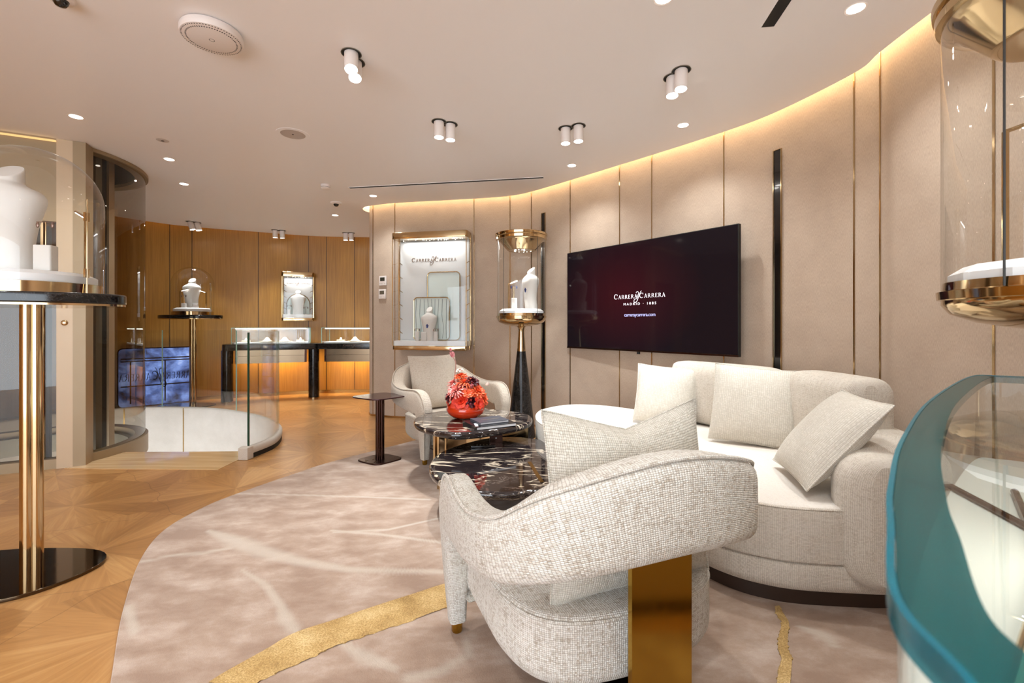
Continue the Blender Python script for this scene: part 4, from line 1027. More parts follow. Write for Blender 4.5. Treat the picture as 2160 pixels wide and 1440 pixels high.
for px, Y, wd, mt in ((213, 4.30, .07, 'shaft'), (232, 4.35, .035, 'paint'), (205, 3.95, .03, 'gray')):
    x = (px-1080)/F*Y; mb = MB(); mb.box(x-wd/2, x+wd/2, Y-.03, Y+.03, -1.79, CEIL+.6); mb.build('guide_rail', M[mt], t, smooth=False)
# left wall continues toward the camera
mb = MB(); mb.prism([(-4.75, 2.93), (-4.75, -3.0), (-4.85, -3.0), (-4.85, 2.93)], 0, CEIL-.001); struct('wall_left', mb, M['veneer'], smooth=False)

# ---------------------------------------------------------------- stair balustrade
t = thing('glass_balustrade', 'curved clear glass balustrade on the pale stairwell curb', 'balustrade')
MIDC = offset(CURB, .02); cuts = [0, 22, 36, 52, 70, len(MIDC)-1]
for a, b in zip(cuts, cuts[1:]):
    seg = MIDC[a:b+1]; mb = MB(); o_ = offset(seg, .012)
    mb.grid([[(p.x, p.y, .1), (p.x, p.y, 1.06), (q.x, q.y, 1.06), (q.x, q.y, .1)] for p, q in zip(seg, o_)], cv=True, flip=False)
    pane = mb.build('glass_panel', M['glass'], t, angle=30)
    mb = MB(); p, q = seg[0], o_[0]; d = (seg[1]-seg[0]).normalized()*.006
    wdt = 1 if a == 0 else .4; d = d*wdt
    mb.prism([(p.x-d.x, p.y-d.y), (p.x+d.x, p.y+d.y), (q.x+d.x, q.y+d.y), (q.x-d.x, q.y-d.y)][::-1], .1, 1.06)
    mb.build('polished_edge', M['glass_edge'] if a == 0 else M['glass_edge_pale'], pane, smooth=False)
    # thin polished top edge
    mb = MB(); mb.grid([[(p.x, p.y, 1.0605), (q.x, q.y, 1.0605)] for p, q in zip(seg, o_)]); mb.build('top_edge', M['glass_edge_pale'], pane)
mb = MB(); e = CURB[0]; mb.prism([(e.x-.075, e.y-.06), (e.x+.005, e.y-.065), (e.x+.012, e.y+.01), (e.x-.08, e.y+.01)], 0, .103, .006); mb.build('end_post', M['curb'], t)

# ---------------------------------------------------------------- television
Lt, Rt = Vector((.566, 4.656)), Vector((1.636, 3.285)); d = Rt-Lt; rzt = math.atan2(d.y, d.x); c = (Lt+Rt)/2
zb = 1.12 - (753-686)/F*3.285; H = .965; Wt = d.length
t = thing('television', 'large wall-mounted television showing a white logo on dark red', 'television', (c.x, c.y, zb), rzt)
mb = MB(); mb.box(-Wt/2, Wt/2, 0, .035, 0, H); mb.build('casing', M['black'], t, smooth=False)
mb = MB(); b = len(mb.v); mb.v += [(-Wt/2+.006, -.001, .016), (Wt/2-.006, -.001, .016), (Wt/2-.006, -.001, H-.006), (-Wt/2+.006, -.001, H-.006)]
mb.face((0, 1, 2, 3), [(-.875, -.5), (.875, -.5), (.875, .5), (-.875, .5)]); scn = mb.build('screen', M['tv'], t, smooth=False)
mb = MB(); mb.box(-Wt/2, Wt/2, -.004, 0, 0, .014); mb.build('bottom_bezel', M['bronze'], t, smooth=False)
mb = MB(); mb.box(-.012, .012, -.004, .012, -.022, 0); mb.build('sensor', M['black'], t, smooth=False)
mb = MB(); mb.box(-.3, .3, .035, .11, .25, .7); mb.build('wall_mount', M['black'], t, smooth=False)
# lettering: position measured across the screen
def acr(px):  # picture column -> distance along the screen
    k = (px-1080)/F; a = (k*Lt.y - Lt.x)/(d.x - k*d.y); return (a-.5)*Wt
xa, xb = acr(1296), acr(1405)
o = logo_mesh(xb-xa, .001).build('logo_lettering', M['type_white'], scn, smooth=False); o.location = ((xa+xb)/2, -.002, .467)
o = text_mb('MADRID · 1885', .030, 1.55, 1.15).build('tagline_lettering', M['type_white'], scn, smooth=False); o.location = (acr(1349), -.003, .408)
o = text_mb('carreraycarrera.com', .044, .9).build('address_lettering', M['type_blue'], scn, smooth=False); o.location = (acr(1349), -.003, .308)

# ---------------------------------------------------------------- thermostats
for py, l, mt in ((592, 'upper white thermostat with dark display left of the wall showcase', 'screen'), (620, 'lower white thermostat with grey display and buttons left of the wall showcase', 'gray')):
    p, tt = hit(R_WALL, 809 if py < 600 else 808); a = math.atan2(-tt.y, -tt.x); z = at(809, py, p.y).z
    t = thing('thermostat', l, 'thermostat', (p.x, p.y, z), a)
    mb = MB(); mb.prism(rrect(.112, .018, .004, 3, 0, -.011), -.058, .058, .003); mb.build('plate', M['plastic'], t)
    mb = MB(); mb.box(-.036, .036, -.0215, -.0202, -.005, .040); mb.build('display', M[mt], t, smooth=False)
    mb = MB()
    for x in (-.042, -.024, -.006, .034): mb.box(x-.005, x+.005, -.0212, -.0202, -.040, -.032)
    mb.build('buttons', M['grille'], t, smooth=False)

# ---------------------------------------------------------------- rug
RO = [gnd(*p) for p in ((222, 1520), (237, 1440), (262, 1290), (300, 1180), (350, 1120), (430, 1074), (500, 1045), (620, 1003), (700, 977), (850, 938), (940, 918))]
RO = [(p.x, p.y) for p in RO] + [(-.2, 4.42), (.5, 4.2), (1.2, 3.85), (1.75, 3.0), (1.93, 2.2), (1.6, 1.62), (1.25, 1.38), (.8, .98), (.3, .55), (-.5, .5)]
RP = [Vector((p.x, p.y)) for p in spline([Vector((x, y, 0)) for x, y in RO], 16, True)]
cx, cy = sum(p.x for p in RP)/len(RP), sum(p.y for p in RP)/len(RP)
RZ = .014
def polyline(pts): return [Vector((q.x, q.y)) for q in (gnd(*p[:2]) for p in pts)], [p[2] for p in pts]
VE = [polyline(v) for v in (
    [(512, 1210, .004), (560, 1240, .012), (592, 1285, .014), (600, 1310, .026), (622, 1338, .022)],
    [(300, 1190, .006), (360, 1178, .01), (430, 1172, .012), (500, 1158, .012)],
    [(440, 1125, .012), (500, 1148, .06), (560, 1172, .055), (640, 1192, .035), (740, 1208, .022), (935, 1212, .016)],
    [(500, 1045, .006), (620, 1048, .008), (760, 1052, .008), (905, 1058, .01)],
    [(705, 1128, .008), (820, 1122, .008), (925, 1098, .006)],
    [(700, 1124, .008), (800, 1132, .009), (935, 1150, .008)],
    [(268, 1290, .02), (284, 1340, .012)],
    [(715, 1360, .006), (770, 1395, .03), (830, 1418, .01)],
    [(990, 1350, .008), (985, 1392, .012), (930, 1425, .018), (860, 1440, .025)],
    [(1690, 1330, .01), (1740, 1350, .03), (1760, 1370, .012)])]
def seg_d(p, a, b):
    ab = b-a; t = max(0, min(1, (p-a).dot(ab)/ab.dot(ab))); return (p-(a+ab*t)).length, t
mb = MB(); NR = 150; rows = []
for i in range(NR+1):
    s_ = 1 - (1-i/NR)**1.25 if i else 0.002
    rows.append([(cx + (p.x-cx)*s_, cy + (p.y-cy)*s_, RZ) for p in RP])
rows.append([(p.x, p.y, RZ-.006) for p in inset(RP, -.004) for p in [Vector(p)]]); rows.append([(p.x, p.y, 0.0008) for p in RP])
mb.grid(rows, cv=True, flip=True)
rug = one('rug', mb, M['rug'], 'large irregular taupe and ivory rug with a gold streak under the seating', 'rug')
at_ = rug.data.attributes.new('vein', 'FLOAT', 'POINT'); vals = []
for v in rug.data.vertices:
    p = Vector((v.co.x, v.co.y)); f = 0
    if p.y < 4:
        for pts, ws in VE:
            for a, b, w0, w1 in zip(pts, pts[1:], ws, ws[1:]):
                dd, t_ = seg_d(p, a, b); ww = (w0+(w1-w0)*t_)*.7 + .006
                if dd < ww*1.7: f = max(f, min(1, (1.5*ww-dd)/(1.1*ww)))
    vals.append(f*.6)
at_.data.foreach_set('value', vals)
def streak(pts, name):
    P = [gnd(*p[:2]) for p in pts]; Q = [gnd(*p[2:]) for p in pts]; a, b = spline(P, 8), spline(Q, 8); mb = MB(); rnd = random.Random(5)
    rws = []
    for p, q in zip(a, b):
        j = rnd.uniform(-.006, .006); e = (q-p).normalized()*j; rws.append([(p.x+e.x, p.y+e.y, RZ+.0008), (p.x, p.y, RZ+.004), ((p.x+q.x)/2, (p.y+q.y)/2, RZ+.005), (q.x, q.y, RZ+.004), (q.x+e.x, q.y+e.y, RZ+.0008)])
    mb.grid(rws); return mb.build(name, M['lurex'], rug)
streak([(440, 1450, 520, 1470), (480, 1425, 560, 1440), (560, 1380, 640, 1405), (620, 1345, 700, 1375), (700, 1318, 775, 1348), (800, 1284, 870, 1316), (880, 1258, 935, 1292), (935, 1240, 990, 1272), (1010, 1222, 1060, 1248), (1150, 1195, 1180, 1215)], 'gold_inlay')
streak([(1634, 1288, 1644, 1286), (1638, 1305, 1652, 1303), (1649, 1322, 1664, 1322), (1643, 1350, 1662, 1350), (1641, 1378, 1662, 1378), (1648, 1400, 1670, 1400), (1640, 1440, 1668, 1440), (1640, 1470, 1665, 1470)], 'gold_inlay')

# ---------------------------------------------------------------- armchairs
def armchair(loc, rz, label, mat, pmat):
    """local: back plate at y=0, front legs near y=.66, seat faces +y"""
    t = thing('armchair', label, 'armchair', loc, rz)
    ctr = [(-.385, .64, .042), (-.388, .645, .20), (-.392, .645, .34), (-.395, .635, .425), (-.398, .595, .472), (-.402, .53, .487), (-.41, .40, .492), (-.405, .26, .503), (-.37, .125, .538), (-.25, .015, .612), (0, -.025, .648)]
    half = [.030, .044, .060, .082, .105, .100, .084, .079, .086, .114, .128]
    thk = [.030, .040, .046, .050, .052, .052, .054, .058, .062, .064, .064]
    full = ctr + [(-x, y, z) for x, y, z in reversed(ctr[:-1])]
    hh = half + half[:-1][::-1]; th = thk + thk[:-1][::-1]
    P = spline([Vector(p) for p in full], 6); Hs = spline([Vector((a, b, 0)) for a, b in zip(hh, th)], 6)
    rows = []; n = len(P); cen = Vector((0, .33, 0))
    top_line = []
    for i, p in enumerate(P):
        tg = (P[min(i+1, n-1)] - P[max(i-1, 0)]).normalized()
        hz = Vector((tg.x, tg.y, 0))
        if i < 24: blend = min(1, max(0, (i-14)/10)); 
        elif i > n-25: blend = min(1, max(0, (n-1-i-14)/10))
        else: blend = 1
        out_leg = Vector((-1 if p.x < 0 else 1, 0, 0))
        if hz.length > .05:
            hz.normalize(); o_ = Vector((hz.y, -hz.x, 0)); 
            if o_.dot(p-cen) < 0: o_ = -o_
        else: o_ = out_leg
        o_ = (out_leg*(1-blend) + o_*blend).normalized()
        up = tg.cross(o_).normalized()
        if blend > .5:
            if up.z < 0: up = -up
        else:
            if up.y - up.z < 0 if False else (up.y < 0 and abs(up.y) > abs(up.z)): up = -up
            if abs(up.z) >= abs(up.y) and up.z < 0: up = -up
        h, w_ = Hs[i].x, Hs[i].y; r = []
        for k in range(20):
            a = 2*PI*k/20; c, s_ = math.cos(a), math.sin(a)
            r.append(p + o_*w_*math.copysign(abs(c)**.55, c) + up*h*math.copysign(abs(s_)**.45, s_))
        rows.append(r); top_line.append(p + up*h*.985 + o_*w_*.72)
    mb = MB(); mb.grid(rows, cv=True); mb.cap(rows[0]); mb.cap(rows[-1], True)
    bd = mb.build('back_and_arms', mat, t, angle=70)
    mb = MB(); mb.tube(top_line, .0055, 8); mb.build('piping', mat, bd, angle=80)
    for s_ in (-1, 1):
        mb = MB(); mb.lathe([(.0, 0), (.017, 0), (.02, .005), (.02, .045), (0, .045)], 24, s_*.385, .64); mb.build('foot_cap', M['gold'], t)
    so = [(-.335, .66), (.335, .66), (.355, .60), (.36, .45), (.355, .28), (.31, .15), (.20, .075), (0, .05), (-.20, .075), (-.31, .15), (-.355, .28), (-.36, .45), (-.355, .60)]
    so = [(p.x, p.y) for p in spline([Vector((x, y, 0)) for x, y in so], 6, True)]
    mb = MB(); mb.prism(so, .125, .335, .022, 5, bev_bot=.07)
    # gentle crown on the seat
    st = mb.build('seat', mat, t, angle=60)
    mb = MB(); mb.tube([(x, y, .322) for x, y in inset(so, .003)], .005, 8, closed=True); mb.build('piping', mat, st, angle=80)
    mb = MB(); mb.box(-.2, .2, .2, .52, .04, .126); mb.build('base_block', M['wood_dark'], t, smooth=False)
    mb = MB(); mb.prism([(-.098, .0), (.098, .0), (.098, .016), (-.098, .016)], 0, .56, .0015, 2); mb.prism([(-.098, .0161), (.098, .0161), (.098, .5), (-.098, .5)], 0, .012); mb.build('brass_leg', M['gold'], t, smooth=False)
    return t
def cushion_mb(w_, h_, T, chop=0, n=22, seed=0, ears=.05):
    """upright cushion: x across, z up from its lower edge, y thickness"""
    rnd = random.Random(seed); ph = rnd.uniform(0, 6)
    def pt(u, v, sgn):
        # corners pulled out, edges drawn in
        ex = 1 - ears*(1-v*v)*abs(u)**3; ez = 1 - ears*(1-u*u)*abs(v)**3
        x = u*w_/2*ex; z = v*h_/2*ez
        if v > 0 and chop: z -= chop*h_*(1-abs(u))**1.15*v**2
        tk = T*((1-abs(u)**2.6)*(1-abs(v)**2.6))**.55
        tk += .006*math.sin(7*u+ph)*math.sin(5*v)*(1-u*u)*(1-v*v)
        return (x, sgn*tk/2, z + h_/2)
    mb = MB()
    for sgn in (-1, 1):
        rows = [[pt(-1+2*i/n, -1+2*j/n, sgn) for j in range(n+1)] for i in range(n+1)]
        mb.grid(rows, flip=sgn > 0)
    rim = [pt(-1+2*i/n, -1, 1) for i in range(n)] + [pt(1, -1+2*i/n, 1) for i in range(n)] + [pt(1-2*i/n, 1, 1) for i in range(n)] + [pt(-1, 1-2*i/n, 1) for i in range(n)]
    return mb, rim
def cushion(loc, rot, w_, h_, T, mat, label, chop=0, seed=0, group=None, ears=.05):
    t = thing('cushion', label, 'cushion', loc, 0, group); t.rotation_euler = rot
    mb, rim = cushion_mb(w_, h_, T, chop, 22, seed, ears); mb.build('cover', mat, t, angle=80)
    mb = MB(); mb.tube(rim, .0035, 6, closed=True); mb.build('seam', mat, t, angle=80)
    return t
NC = Vector((.3975, 1.20, RZ)); thN = math.radians(112)
armchair(NC, thN - PI/2, 'near tweed armchair seen from behind with its brass back leg', M['tweed'], M['tweed_pillow'])
def loc_(c, a, x, y, z): return (c.x + x*math.cos(a) - y*math.sin(a), c.y + x*math.sin(a) + y*math.cos(a), z)
aN = thN - PI/2
cushion(loc_(NC, aN, .035, .16, .335), (-math.radians(6), 0, aN), .57, .545, .17, M['tweed_pillow'], 'grey woven cushion with dented top edge on the near armchair', chop=.115, seed=2, ears=.06)
FC = Vector((-.80, 4.36, RZ)); aF = math.radians(-50.8) - PI/2
armchair(FC, aF, 'far beige armchair facing the room in front of the large wall showcase', M['tweed_far'], M['tweed_far'])
cushion(loc_(FC, aF, 0, .19, .355), (math.radians(14), 0, aF), .50, .50, .16, M['tweed_far'], 'square beige cushion standing on the far armchair', seed=4)

# ---------------------------------------------------------------- sofa
t = thing('sofa', 'long curved cream sofa with a rounded chaise end under the television', 'sofa')
so = [(1.30, 1.72), (1.02, 1.77), (.82, 1.93), (.64, 2.3), (.46, 2.7), (.28, 3.05), (.18, 3.4), (.24, 3.78), (.50, 4.02), (.80, 3.98), (1.08, 3.74), (1.40, 3.40), (1.68, 3.0), (1.86, 2.5), (1.88, 2.1), (1.75, 1.82), (1.55, 1.72)]
SO = [(p.x, p.y) for p in spline([Vector((x, y, 0)) for x, y in so], 8, True)]
if area2(SO) < 0: SO.reverse()
mb = MB(); mb.prism(inset(SO, .07), RZ, .085); mb.build('plinth', M['wood_dark'], t)
mb = MB(); mb.prism(inset(SO, .005), .085, .205, .02, 4, bev_bot=.045); mb.build('base', M['sofa'], t, angle=60)
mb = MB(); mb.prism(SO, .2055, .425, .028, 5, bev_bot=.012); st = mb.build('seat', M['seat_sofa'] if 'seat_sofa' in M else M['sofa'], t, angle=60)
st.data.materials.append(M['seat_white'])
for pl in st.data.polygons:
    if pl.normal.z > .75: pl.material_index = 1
mb = MB(); mb.tube([(x, y, .415) for x, y in inset(SO, .004)], .004, 6, closed=True); mb.build('piping', M['sofa'], st, angle=80)
def sweep(path, prof, closed_ends=True, ends=None):
    """path plan points; prof list of (offset to the left, z) ring"""
    mb = MB(); rows = []; n = len(path)
    for i, p in enumerate(path):
        tg = (path[min(i+1, n-1)] - path[max(i-1, 0)]).normalized(); nn = Vector((-tg.y, tg.x))
        e = min(i, n-1-i); k = 1
        if ends: k = math.sin(PI/2*min(1, (e+.35)/ends))**.6
        zc = sum(z for _, z in prof)/len(prof); oc = sum(o for o, _ in prof)/len(prof)
        rows.append([(p.x + nn.x*(oc + (o-oc)*k), p.y + nn.y*(oc + (o-oc)*k), zc + (z-zc)*(.8+.2*k)) for o, z in prof])
    mb.grid(rows, cv=True); mb.cap(rows[0]); mb.cap(rows[-1], True); return mb
def rr(o0, o1, z0, z1, r, n=5): return [( (o0+o1)/2 + x, (z0+z1)/2 + z) for x, z in rrect(o1-o0, z1-z0, r, n)]
BK = [Vector((p.x, p.y)) for p in spline([Vector(p + (0,)) for p in ((1.18, 3.62), (1.42, 3.34), (1.66, 2.98), (1.81, 2.55), (1.83, 2.22), (1.76, 2.0), (1.62, 1.87), (1.50, 1.79))], 6)]
mb = sweep(BK, rr(-.10, .12, .10, .60, .085), ends=5); mb.build('backrest', M['sofa'], t, angle=70)
ARM = [Vector((p.x, p.y)) for p in spline([Vector(p + (0,)) for p in ((1.80, 2.36), (1.76, 2.14), (1.66, 1.97), (1.51, 1.87), (1.41, 1.76), (1.37, 1.655))], 5)]
mb = sweep(ARM, rr(-.145, .145, .13, .635, .12), ends=3.5); mb.build('arm', M['sofa'], t, angle=70)
for k, (a, b, zz) in enumerate(((.30, .64, .86), (.645, 1.0, .87))):
    pts = ((1.22, 3.42), (1.36, 3.24), (1.52, 2.98), (1.63, 2.70), (1.695, 2.45), (1.70, 2.24), (1.68, 2.13))
    pp = [Vector((p.x, p.y)) for p in spline([Vector(p + (0,)) for p in pts], 8)]; n = len(pp)
    seg = pp[0:int(n*.52)] if k == 0 else pp[int(n*.52):]
    mb = sweep(seg, rr(-.115, .115, .428, zz, .085), ends=5)
    bc_ = mb.build('back_cushion', M['sofa'], t, angle=70)
# throw cushions
def up_cushion(px, pyb, Y, rz, tilt, roll, w_, label, seed, z=.43, T=.15, **kw):
    x = (px-1080)/F*Y
    cushion((x, Y, z), (tilt, roll, rz), w_, w_, T, M['pillow'], label, seed=seed, **kw)
up_cushion(1398, 0, 3.18, math.radians(-22), math.radians(-14), math.radians(4), .41, 'leftmost ivory cushion on the sofa beneath the television', 5)
up_cushion(1585, 0, 2.62, math.radians(-28), math.radians(-16), math.radians(4), .46, 'middle ivory cushion on the sofa', 6)
cushion((1.225, 2.02, .462), (math.radians(-40), 0, math.radians(-104.5)), .44, .46, .15, M['pillow'], 'rightmost ivory cushion leaning back against the sofa arm', seed=7)

# ---------------------------------------------------------------- tables
def side_table():
    t = thing('side_table', 'small dark bronze pedestal side table on the rug edge', 'side table', (-1.085, 3.74, .001), math.radians(8))
    def dia(s_): return [(p.x*s_, p.y*s_) for p in spline([Vector((x, y, 0)) for x, y in ((.215, .0), (.19, .05), (.05, .17), (0, .185), (-.05, .17), (-.19, .05), (-.215, 0), (-.19, -.05), (-.05, -.17), (0, -.185), (.05, -.17), (.19, -.05))], 4, True)]
    mb = MB(); mb.prism(dia(1), .518, .528, .003); mb.build('top', M['bronze_red'], t)
    mb = MB(); mb.prism(dia(.80), .012 if False else .0, .012, .003); mb.build('base_plate', M['bronze'], t)
    mb = MB(); pr = [(.033*math.cos(a)*(1+.08*math.cos(8*a)), .033*math.sin(a)*(1+.08*math.cos(8*a))) for a in (2*PI*k/64 for k in range(64))]
    mb.prism(pr, .012, .518); mb.build('column', M['bronze'], t)
    return t
M['bronze_red'] = plain('bronze red lacquered top', rgb(64, 34, 36), .16, .5)
s_t = side_table(); s_t.location.z = RZ
def blob(pts, per=8): return [(p.x, p.y) for p in spline([Vector((x, y, 0)) for x, y in pts], per, True)]
def coffee(name, loc, rz, outline, top, label, legs):
    t = thing(name, label, 'coffee table', loc, rz); o = blob(outline)
    if area2(o) < 0: o.reverse()
    mb = MB(); mb.prism(o, top-.045, top, .018, 4, bev_bot=.02); tp = mb.build('marble_top', M['marble'], t, angle=50)
    mb = MB(); mb.prism(inset(o, .05), top-.056, top-.0455); mb.build('under_tray', M['black'], t)
    for x, y, a, wd in legs:
        mb = MB(); mb.box(-wd/2, wd/2, -.007, .007, 0, top-.056); l = mb.build('leg', M['brass'], t, smooth=False); l.location = (x, y, 0); l.rotation_euler = (0, 0, a)
    return t, tp
_, tp = coffee('coffee_table', (-.04, 2.72, RZ), 0, [(-.45, -.02), (-.40, .30), (-.15, .60), (.12, .63), (.40, .42), (.42, .10), (.37, -.26), (.12, -.47), (-.16, -.46), (-.36, -.28)], .285,
       'lower front coffee table of black marble with ivory veins and a gold line', [(-.36, -.06, .15, .05), (-.30, -.20, 1.2, .05), (.2, .3, .2, .28), (.22, -.25, 1.4, .2), (-.1, .35, 2.0, .28)])
mb = MB(); mb.box(-.011, .011, -.22, .14, .2845, .2865); o = mb.build('gold_line', M['gold'], tp, smooth=False); o.location = (.165, -.12, 0); o.rotation_euler = (0, 0, .15)
coffee('coffee_table', (-.30, 3.34, RZ), 0, [(-.42, .02), (-.36, .24), (-.12, .41), (.16, .39), (.40, .22), (.45, .0), (.36, -.20), (.08, -.40), (-.12, -.42), (-.34, -.22)], .42,
       'higher back coffee table of black marble with the orange bowl on it', [(-.20, -.26, .05, .012), (-.10, -.1, 1.2, .3), (.30, .05, .3, .25), (.0, .25, -.2, .3), (-.25, .12, 1.4, .25)])

# bowl and flowers
zt = RZ + .4205; BX = Vector((-.345, 3.38, zt))
t = thing('bowl_vase', 'low round glossy orange bowl vase holding the bouquet', 'vase', BX)
mb = MB(); mb.lathe([(0, 0), (.06, 0), (.10, .012), (.133, .04), (.142, .066), (.134, .094), (.112, .115), (.09, .124), (.084, .121), (.10, .108), (.12, .085), (.12, .05), (.09, .02), (0, .014)], 56); mb.build('bowl', M['orange'], t)
mb = MB(); mb.lathe([(0, .105), (.095, .105)], 32); mb.build('flower_foam', M['vase_rim'], t)
def flower_mb(r, kind, seed):
    rnd = random.Random(seed); mb = MB()
    layers = {'rose': [(5, .35, .15, .62), (6, .55, .45, .75), (7, .8, .8, .85), (8, 1, 1.15, .8)],
              'ruffle': [(7, .5, .15, .5), (9, .65, .45, .5), (10, .8, .8, .5), (11, .9, 1.1, .5), (12, .95, 1.4, .5)],
              'spider': [(10, .7, .3, .16), (16, .95, .7, .16), (20, 1.05, 1.05, .16), (20, 1.1, 1.35, .16)],
              'tulip': [(3, .9, .10, .8), (4, 1, .22, .8)]}[kind]
    for n, len_, tilt, wid in layers:
        for k in range(n):
            a = 2*PI*k/n + rnd.uniform(-.2, .2); Lp = r*len_*rnd.uniform(.9, 1.1); W_ = r*wid*rnd.uniform(.85, 1.1)
            ca, sa = math.cos(a), math.sin(a); rows = []
            nu, nv = 5, 4
            for i in range(nu+1):
                s_ = i/nu; th_ = tilt*(.4+.75*s_); rad = Lp*(s_*math.sin(th_)) + r*.06; z = Lp*s_*math.cos(th_)*1.0
                if kind == 'rose' and s_ > .7: rad += r*.12*(s_-.7)/.3
                wdt = W_*(math.sin(PI*min(1, s_*.62+.12))) ; row = []
                for j in range(nv+1):
                    q = -1+2*j/nv; ruf = (.10 if kind == 'ruffle' else .02)*r*math.sin(9*q + k*1.7)*s_
                    cup = .22*W_*(q*q)
                    x_ = rad - cup + ruf; y_ = q*wdt/2
                    row.append((ca*x_ - sa*y_, sa*x_ + ca*y_, z + (ruf if kind == 'ruffle' else 0)))
                rows.append(row)
            mb.grid(rows)
    return mb
def flower(dx, dy, dz, r, kind, mt, label, seed, group=None):
    mb = flower_mb(r, kind, seed); o = mb.build('flower', M[mt], None, angle=80)
    d = Vector((dx, dy, max(.02, dz-.10))); o.location = BX + Vector((dx, dy, dz)) - d.normalized()*r*.6
    o.rotation_euler = d.to_track_quat('Z', 'Y').to_euler(); tag(o, label, 'flower', group or 'flowers in the orange bowl'); return o
FL = [(-.03, -.125, .155, .075, 'rose', 'p_red', 'large open red rose low at the front of the bouquet'),
      (.07, -.12, .150, .055, 'ruffle', 'p_burg', 'dark burgundy ruffled flower low front beside the red rose'),
      (.11, -.07, .225, .070, 'ruffle', 'p_coral', 'large ruffled coral carnation on the right of the bouquet'),
      (.155, -.03, .16, .065, 'ruffle', 'p_coral', 'coral ruffled flower at the lower right rim of the bouquet'),
      (.12, -.11, .125, .045, 'rose', 'p_red', 'small red flower hanging over the right rim of the bowl'),
      (-.07, -.09, .235, .072, 'spider', 'p_spider', 'spiky pink and white dahlia on the left front of the bouquet'),
      (-.125, -.05, .185, .055, 'ruffle', 'p_burg', 'dark burgundy flower at the left side of the bouquet'),
      (-.13, -.04, .145, .045, 'rose', 'p_red', 'small red flower at the lower left rim of the bowl'),
      (.0, -.06, .29, .062, 'spider', 'p_coral', 'fine petalled coral chrysanthemum high in the middle of the bouquet'),
      (.06, -.04, .30, .055, 'ruffle', 'p_burg', 'burgundy ruffled flower high on the right of the bouquet'),
      (.055, -.09, .25, .036, 'tulip', 'p_pink', 'pink tulip bud below the high burgundy flower'),
      (.03, -.11, .21, .040, 'rose', 'p_coral', 'round coral bud in the centre of the bouquet'),
      (-.04, -.02, .33, .048, 'ruffle', 'p_coral', 'coral flower near the top left of the bouquet'),
      (-.045, .0, .365, .030, 'ruffle', 'p_white', 'small white blossom at the very top of the bouquet'),
      (.165, -.03, .255, .026, 'tulip', 'p_white', 'white bud at the right edge of the bouquet'),
      (-.10, -.02, .275, .050, 'spider', 'p_spider', 'spiky pink flower at the upper left of the bouquet'),
      (.0, .07, .26, .07, 'ruffle', 'p_red', 'red ruffled flower at the back of the bouquet'),
      (.10, .05, .23, .06, 'ruffle', 'p_coral', 'coral flower at the back right of the bouquet'),
      (-.09, .06, .22, .06, 'rose', 'p_red', 'red rose at the back left of the bouquet')]
for i, (dx, dy, dz, r, k, mt, l) in enumerate(FL): flower(dx, dy, dz, r, k, mt, l, 11+i)
t = thing('orchid_sprig', 'tall thin pink orchid sprig rising above the bouquet', 'flower', BX + Vector((-.07, -.02, .12)))
mb = MB(); mb.tube(spline([(0, 0, 0), (-.012, 0, .15), (0, 0, .28), (-.02, 0, .33)], 5), .0035, 6); mb.build('stem', M['stem'], t)
mb = flower_mb(.045, 'tulip', 90); o = mb.build('bloom', M['p_pink'], t, angle=80); o.location = (-.018, 0, .33); o.rotation_euler = (0, -.35, 0)
mb = flower_mb(.022, 'tulip', 91); o = mb.build('bud', M['p_pink'], t, angle=80); o.location = (-.035, 0, .375); o.rotation_euler = (0, -.3, 0)
# books
def book(loc, rz, w_, h_, T, cov, label):
    t = thing('book', label, 'book', loc, rz)
    mb = MB(); mb.box(-w_/2, w_/2, -h_/2, h_/2, 0, .0025); mb.box(-w_/2, w_/2, -h_/2, h_/2, T-.0025, T); mb.box(-w_/2, -w_/2+.003, -h_/2, h_/2, .0025, T-.0025); mb.build('cover', M[cov], t, smooth=False)
    mb = MB(); mb.box(-w_/2+.004, w_/2-.005, -h_/2+.005, h_/2-.005, .0026, T-.0026); mb.build('pages', M['paper'], t, smooth=False)
    return t
BK1 = (-.155, 3.14)
b1 = book((BK1[0], BK1[1], zt), .5, .30, .235, .021, 'book2', 'larger black book at the bottom on the marble table beside the bowl')
b2 = book((BK1[0]+.0, BK1[1]+.01, zt+.0215), .5, .22, .165, .016, 'book', 'smaller charcoal book lying on top of the black book')
mb = MB(); mb.box(-.07, .07, -.006, .002, .0161, .0165); mb.build('title_line', M['silver'], b2, smooth=False)
mb = MB()
for k in range(5): mb.box(-.145+.006*k, -.125+.006*k, -.09+.014*k, -.082+.02*k, .0211, .0215)
mb.build('cover_print', M['paper'], b1, smooth=False)
# remote and glossy card holder on the front table
zt2 = RZ + .2855; p = gnd(1022, 940, zt2)
t = thing('remote_control', 'slim black remote control on the front marble table', 'remote control', (p.x-.01, p.y-.03, zt2), .12)
mb = MB(); mb.prism(rrect(.17, .04, .012), 0, .014, .003); mb.build('body', M['black_gloss'], t)
mb = MB()
for k in range(6): mb.lathe([(0, .0152), (.005, .0148), (.0055, .0141)], 10, -.06+.022*k, 0)
mb.build('buttons', M['gray'], t)
t = thing('card_holder', 'small dark bronze card holder behind the remote control', 'card holder', (p.x+.075, p.y+.09, zt2), .1)
mb = MB(); mb.box(-.045, .045, -.012, .012, 0, .055); mb.build('block', M['bronze'], t, smooth=False)
mb = MB(); mb.box(-.005, .005, -.0135, -.0121, .032, .036); mb.build('card_mark', M['paper'], t, smooth=False)

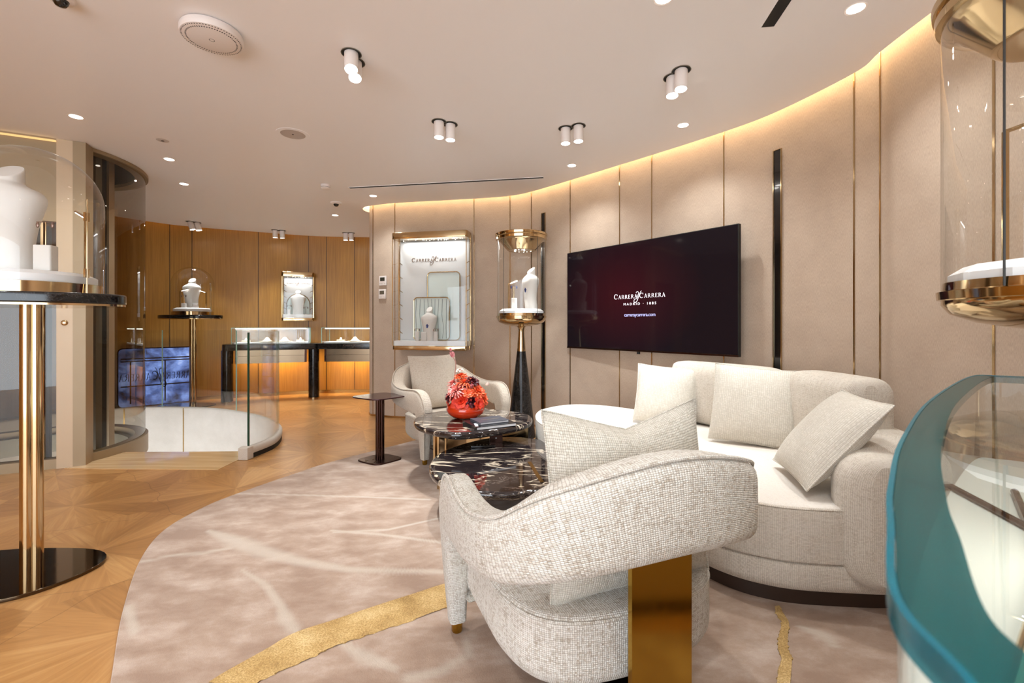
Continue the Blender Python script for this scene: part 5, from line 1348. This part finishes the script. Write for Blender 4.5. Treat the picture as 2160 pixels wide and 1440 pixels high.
# ---------------------------------------------------------------- foreground curved glass counter
VO = [(.118, -.30), (.118, 0), (.1245, .09), (.153, .1525), (.17, .204), (.2292, .278), (.284, .344), (.42, .491), (.687, .747), (1.08, 1.075), (1.17, 1.095), (1.235, 1.02), (1.26, .85), (1.26, .5), (1.26, -.3)]
VP = [Vector((p.x, p.y)) for p in spline([Vector(p + (0,)) for p in VO], 8)]
VPo = [(p.x, p.y) for p in VP]
if area2(VPo) < 0: VPo.reverse()
M['deckmat'] = plain('pale display deck', rgb(206, 206, 198), .3)
t = thing('curved_glass_counter', 'curved glass display counter with thick teal glass rim in the right foreground', 'display counter')
mb = MB(); mb.prism(inset(VPo, .02), 0, .06); mb.build('plinth', M['black'], t)
mb = MB(); mb.prism(inset(VPo, .008), .0605, .785, .004); mb.build('body', M['paint'], t)
mb = MB(); mb.prism(inset(VPo, .004), .7855, .80, .003); mb.build('deck', M['deck'] if 'deck' in M else M['deckmat'], t)
ins = inset(VPo, .006)
mb = MB(); mb.grid([[(x, y, .8005) for x, y in ins], [(x, y, .985) for x, y in ins]], cv=True); mb.build('glass_side', M['glass'], t)
rim_in = inset(VPo, .032)
mb = MB(); mb.grid([[(x, y, .985) for x, y in inset(VPo, .004)], [(x, y, .999) for x, y in inset(VPo, .004)], [(x, y, .999) for x, y in rim_in], [(x, y, .985) for x, y in rim_in]], cv=True, cu=True, flip=True); mb.build('rim', M['teal'], t, angle=30)
mb = MB(); mb.grid([[(x, y, .985) for x, y in VPo], [(x, y, .9995) for x, y in VPo], [(x, y, .9995) for x, y in inset(VPo, .0035)], [(x, y, .985) for x, y in inset(VPo, .0035)]], cv=True, cu=True, flip=True); mb.build('rim_edge', M['teal_edge'], t, angle=30)
mb = MB(); mb.cap([(x, y, .9985) for x, y in rim_in]); mb.build('glass_top', M['glass_top'], t, smooth=False)
mb = MB()
for a_, b_ in (((.42, .30), (.95, .86)), ((.62, .10), (.86, .90)), ((.95, .2), (1.15, .95))):
    mb.tube([(a_[0], a_[1], .806), (b_[0], b_[1], .806)], .006, 8)
mb.build('deck_divider', M['bronze'], t)
t = thing('light_bracket', 'brass light bar with led dots inside the curved foreground counter', 'display light', (.62, .50, .801))
mb = MB(); mb.tube([(-.2, -.12, .012), (.12, .12, .012)], .008, 10); mb.build('bar', M['brass'], t)
mb = MB(); mb.tube([(.12, .12, .012), (.12, .12, .14)], .004, 8); mb.tube([(.12, .12, .14), (.24, -.02, .15)], .004, 8); mb.build('arm', M['brass'], t)
mb = MB()
for k in range(10):
    c = Vector((.13, .11, .136)).lerp(Vector((.23, -.01, .145)), k/9)
    rows = [[(c.x + .003*math.sin(PI*i/4)*math.cos(2*PI*q/6), c.y + .003*math.sin(PI*i/4)*math.sin(2*PI*q/6), c.z + .003*math.cos(PI*i/4)) for q in range(6)] for i in range(5)]
    mb.grid(rows, cv=True, flip=True)
mb.build('led_dots', M['led'], t)
lamp('counter_light', 'AREA', (.75, .5, .97), .5, (1, .97, .9), size=.3)
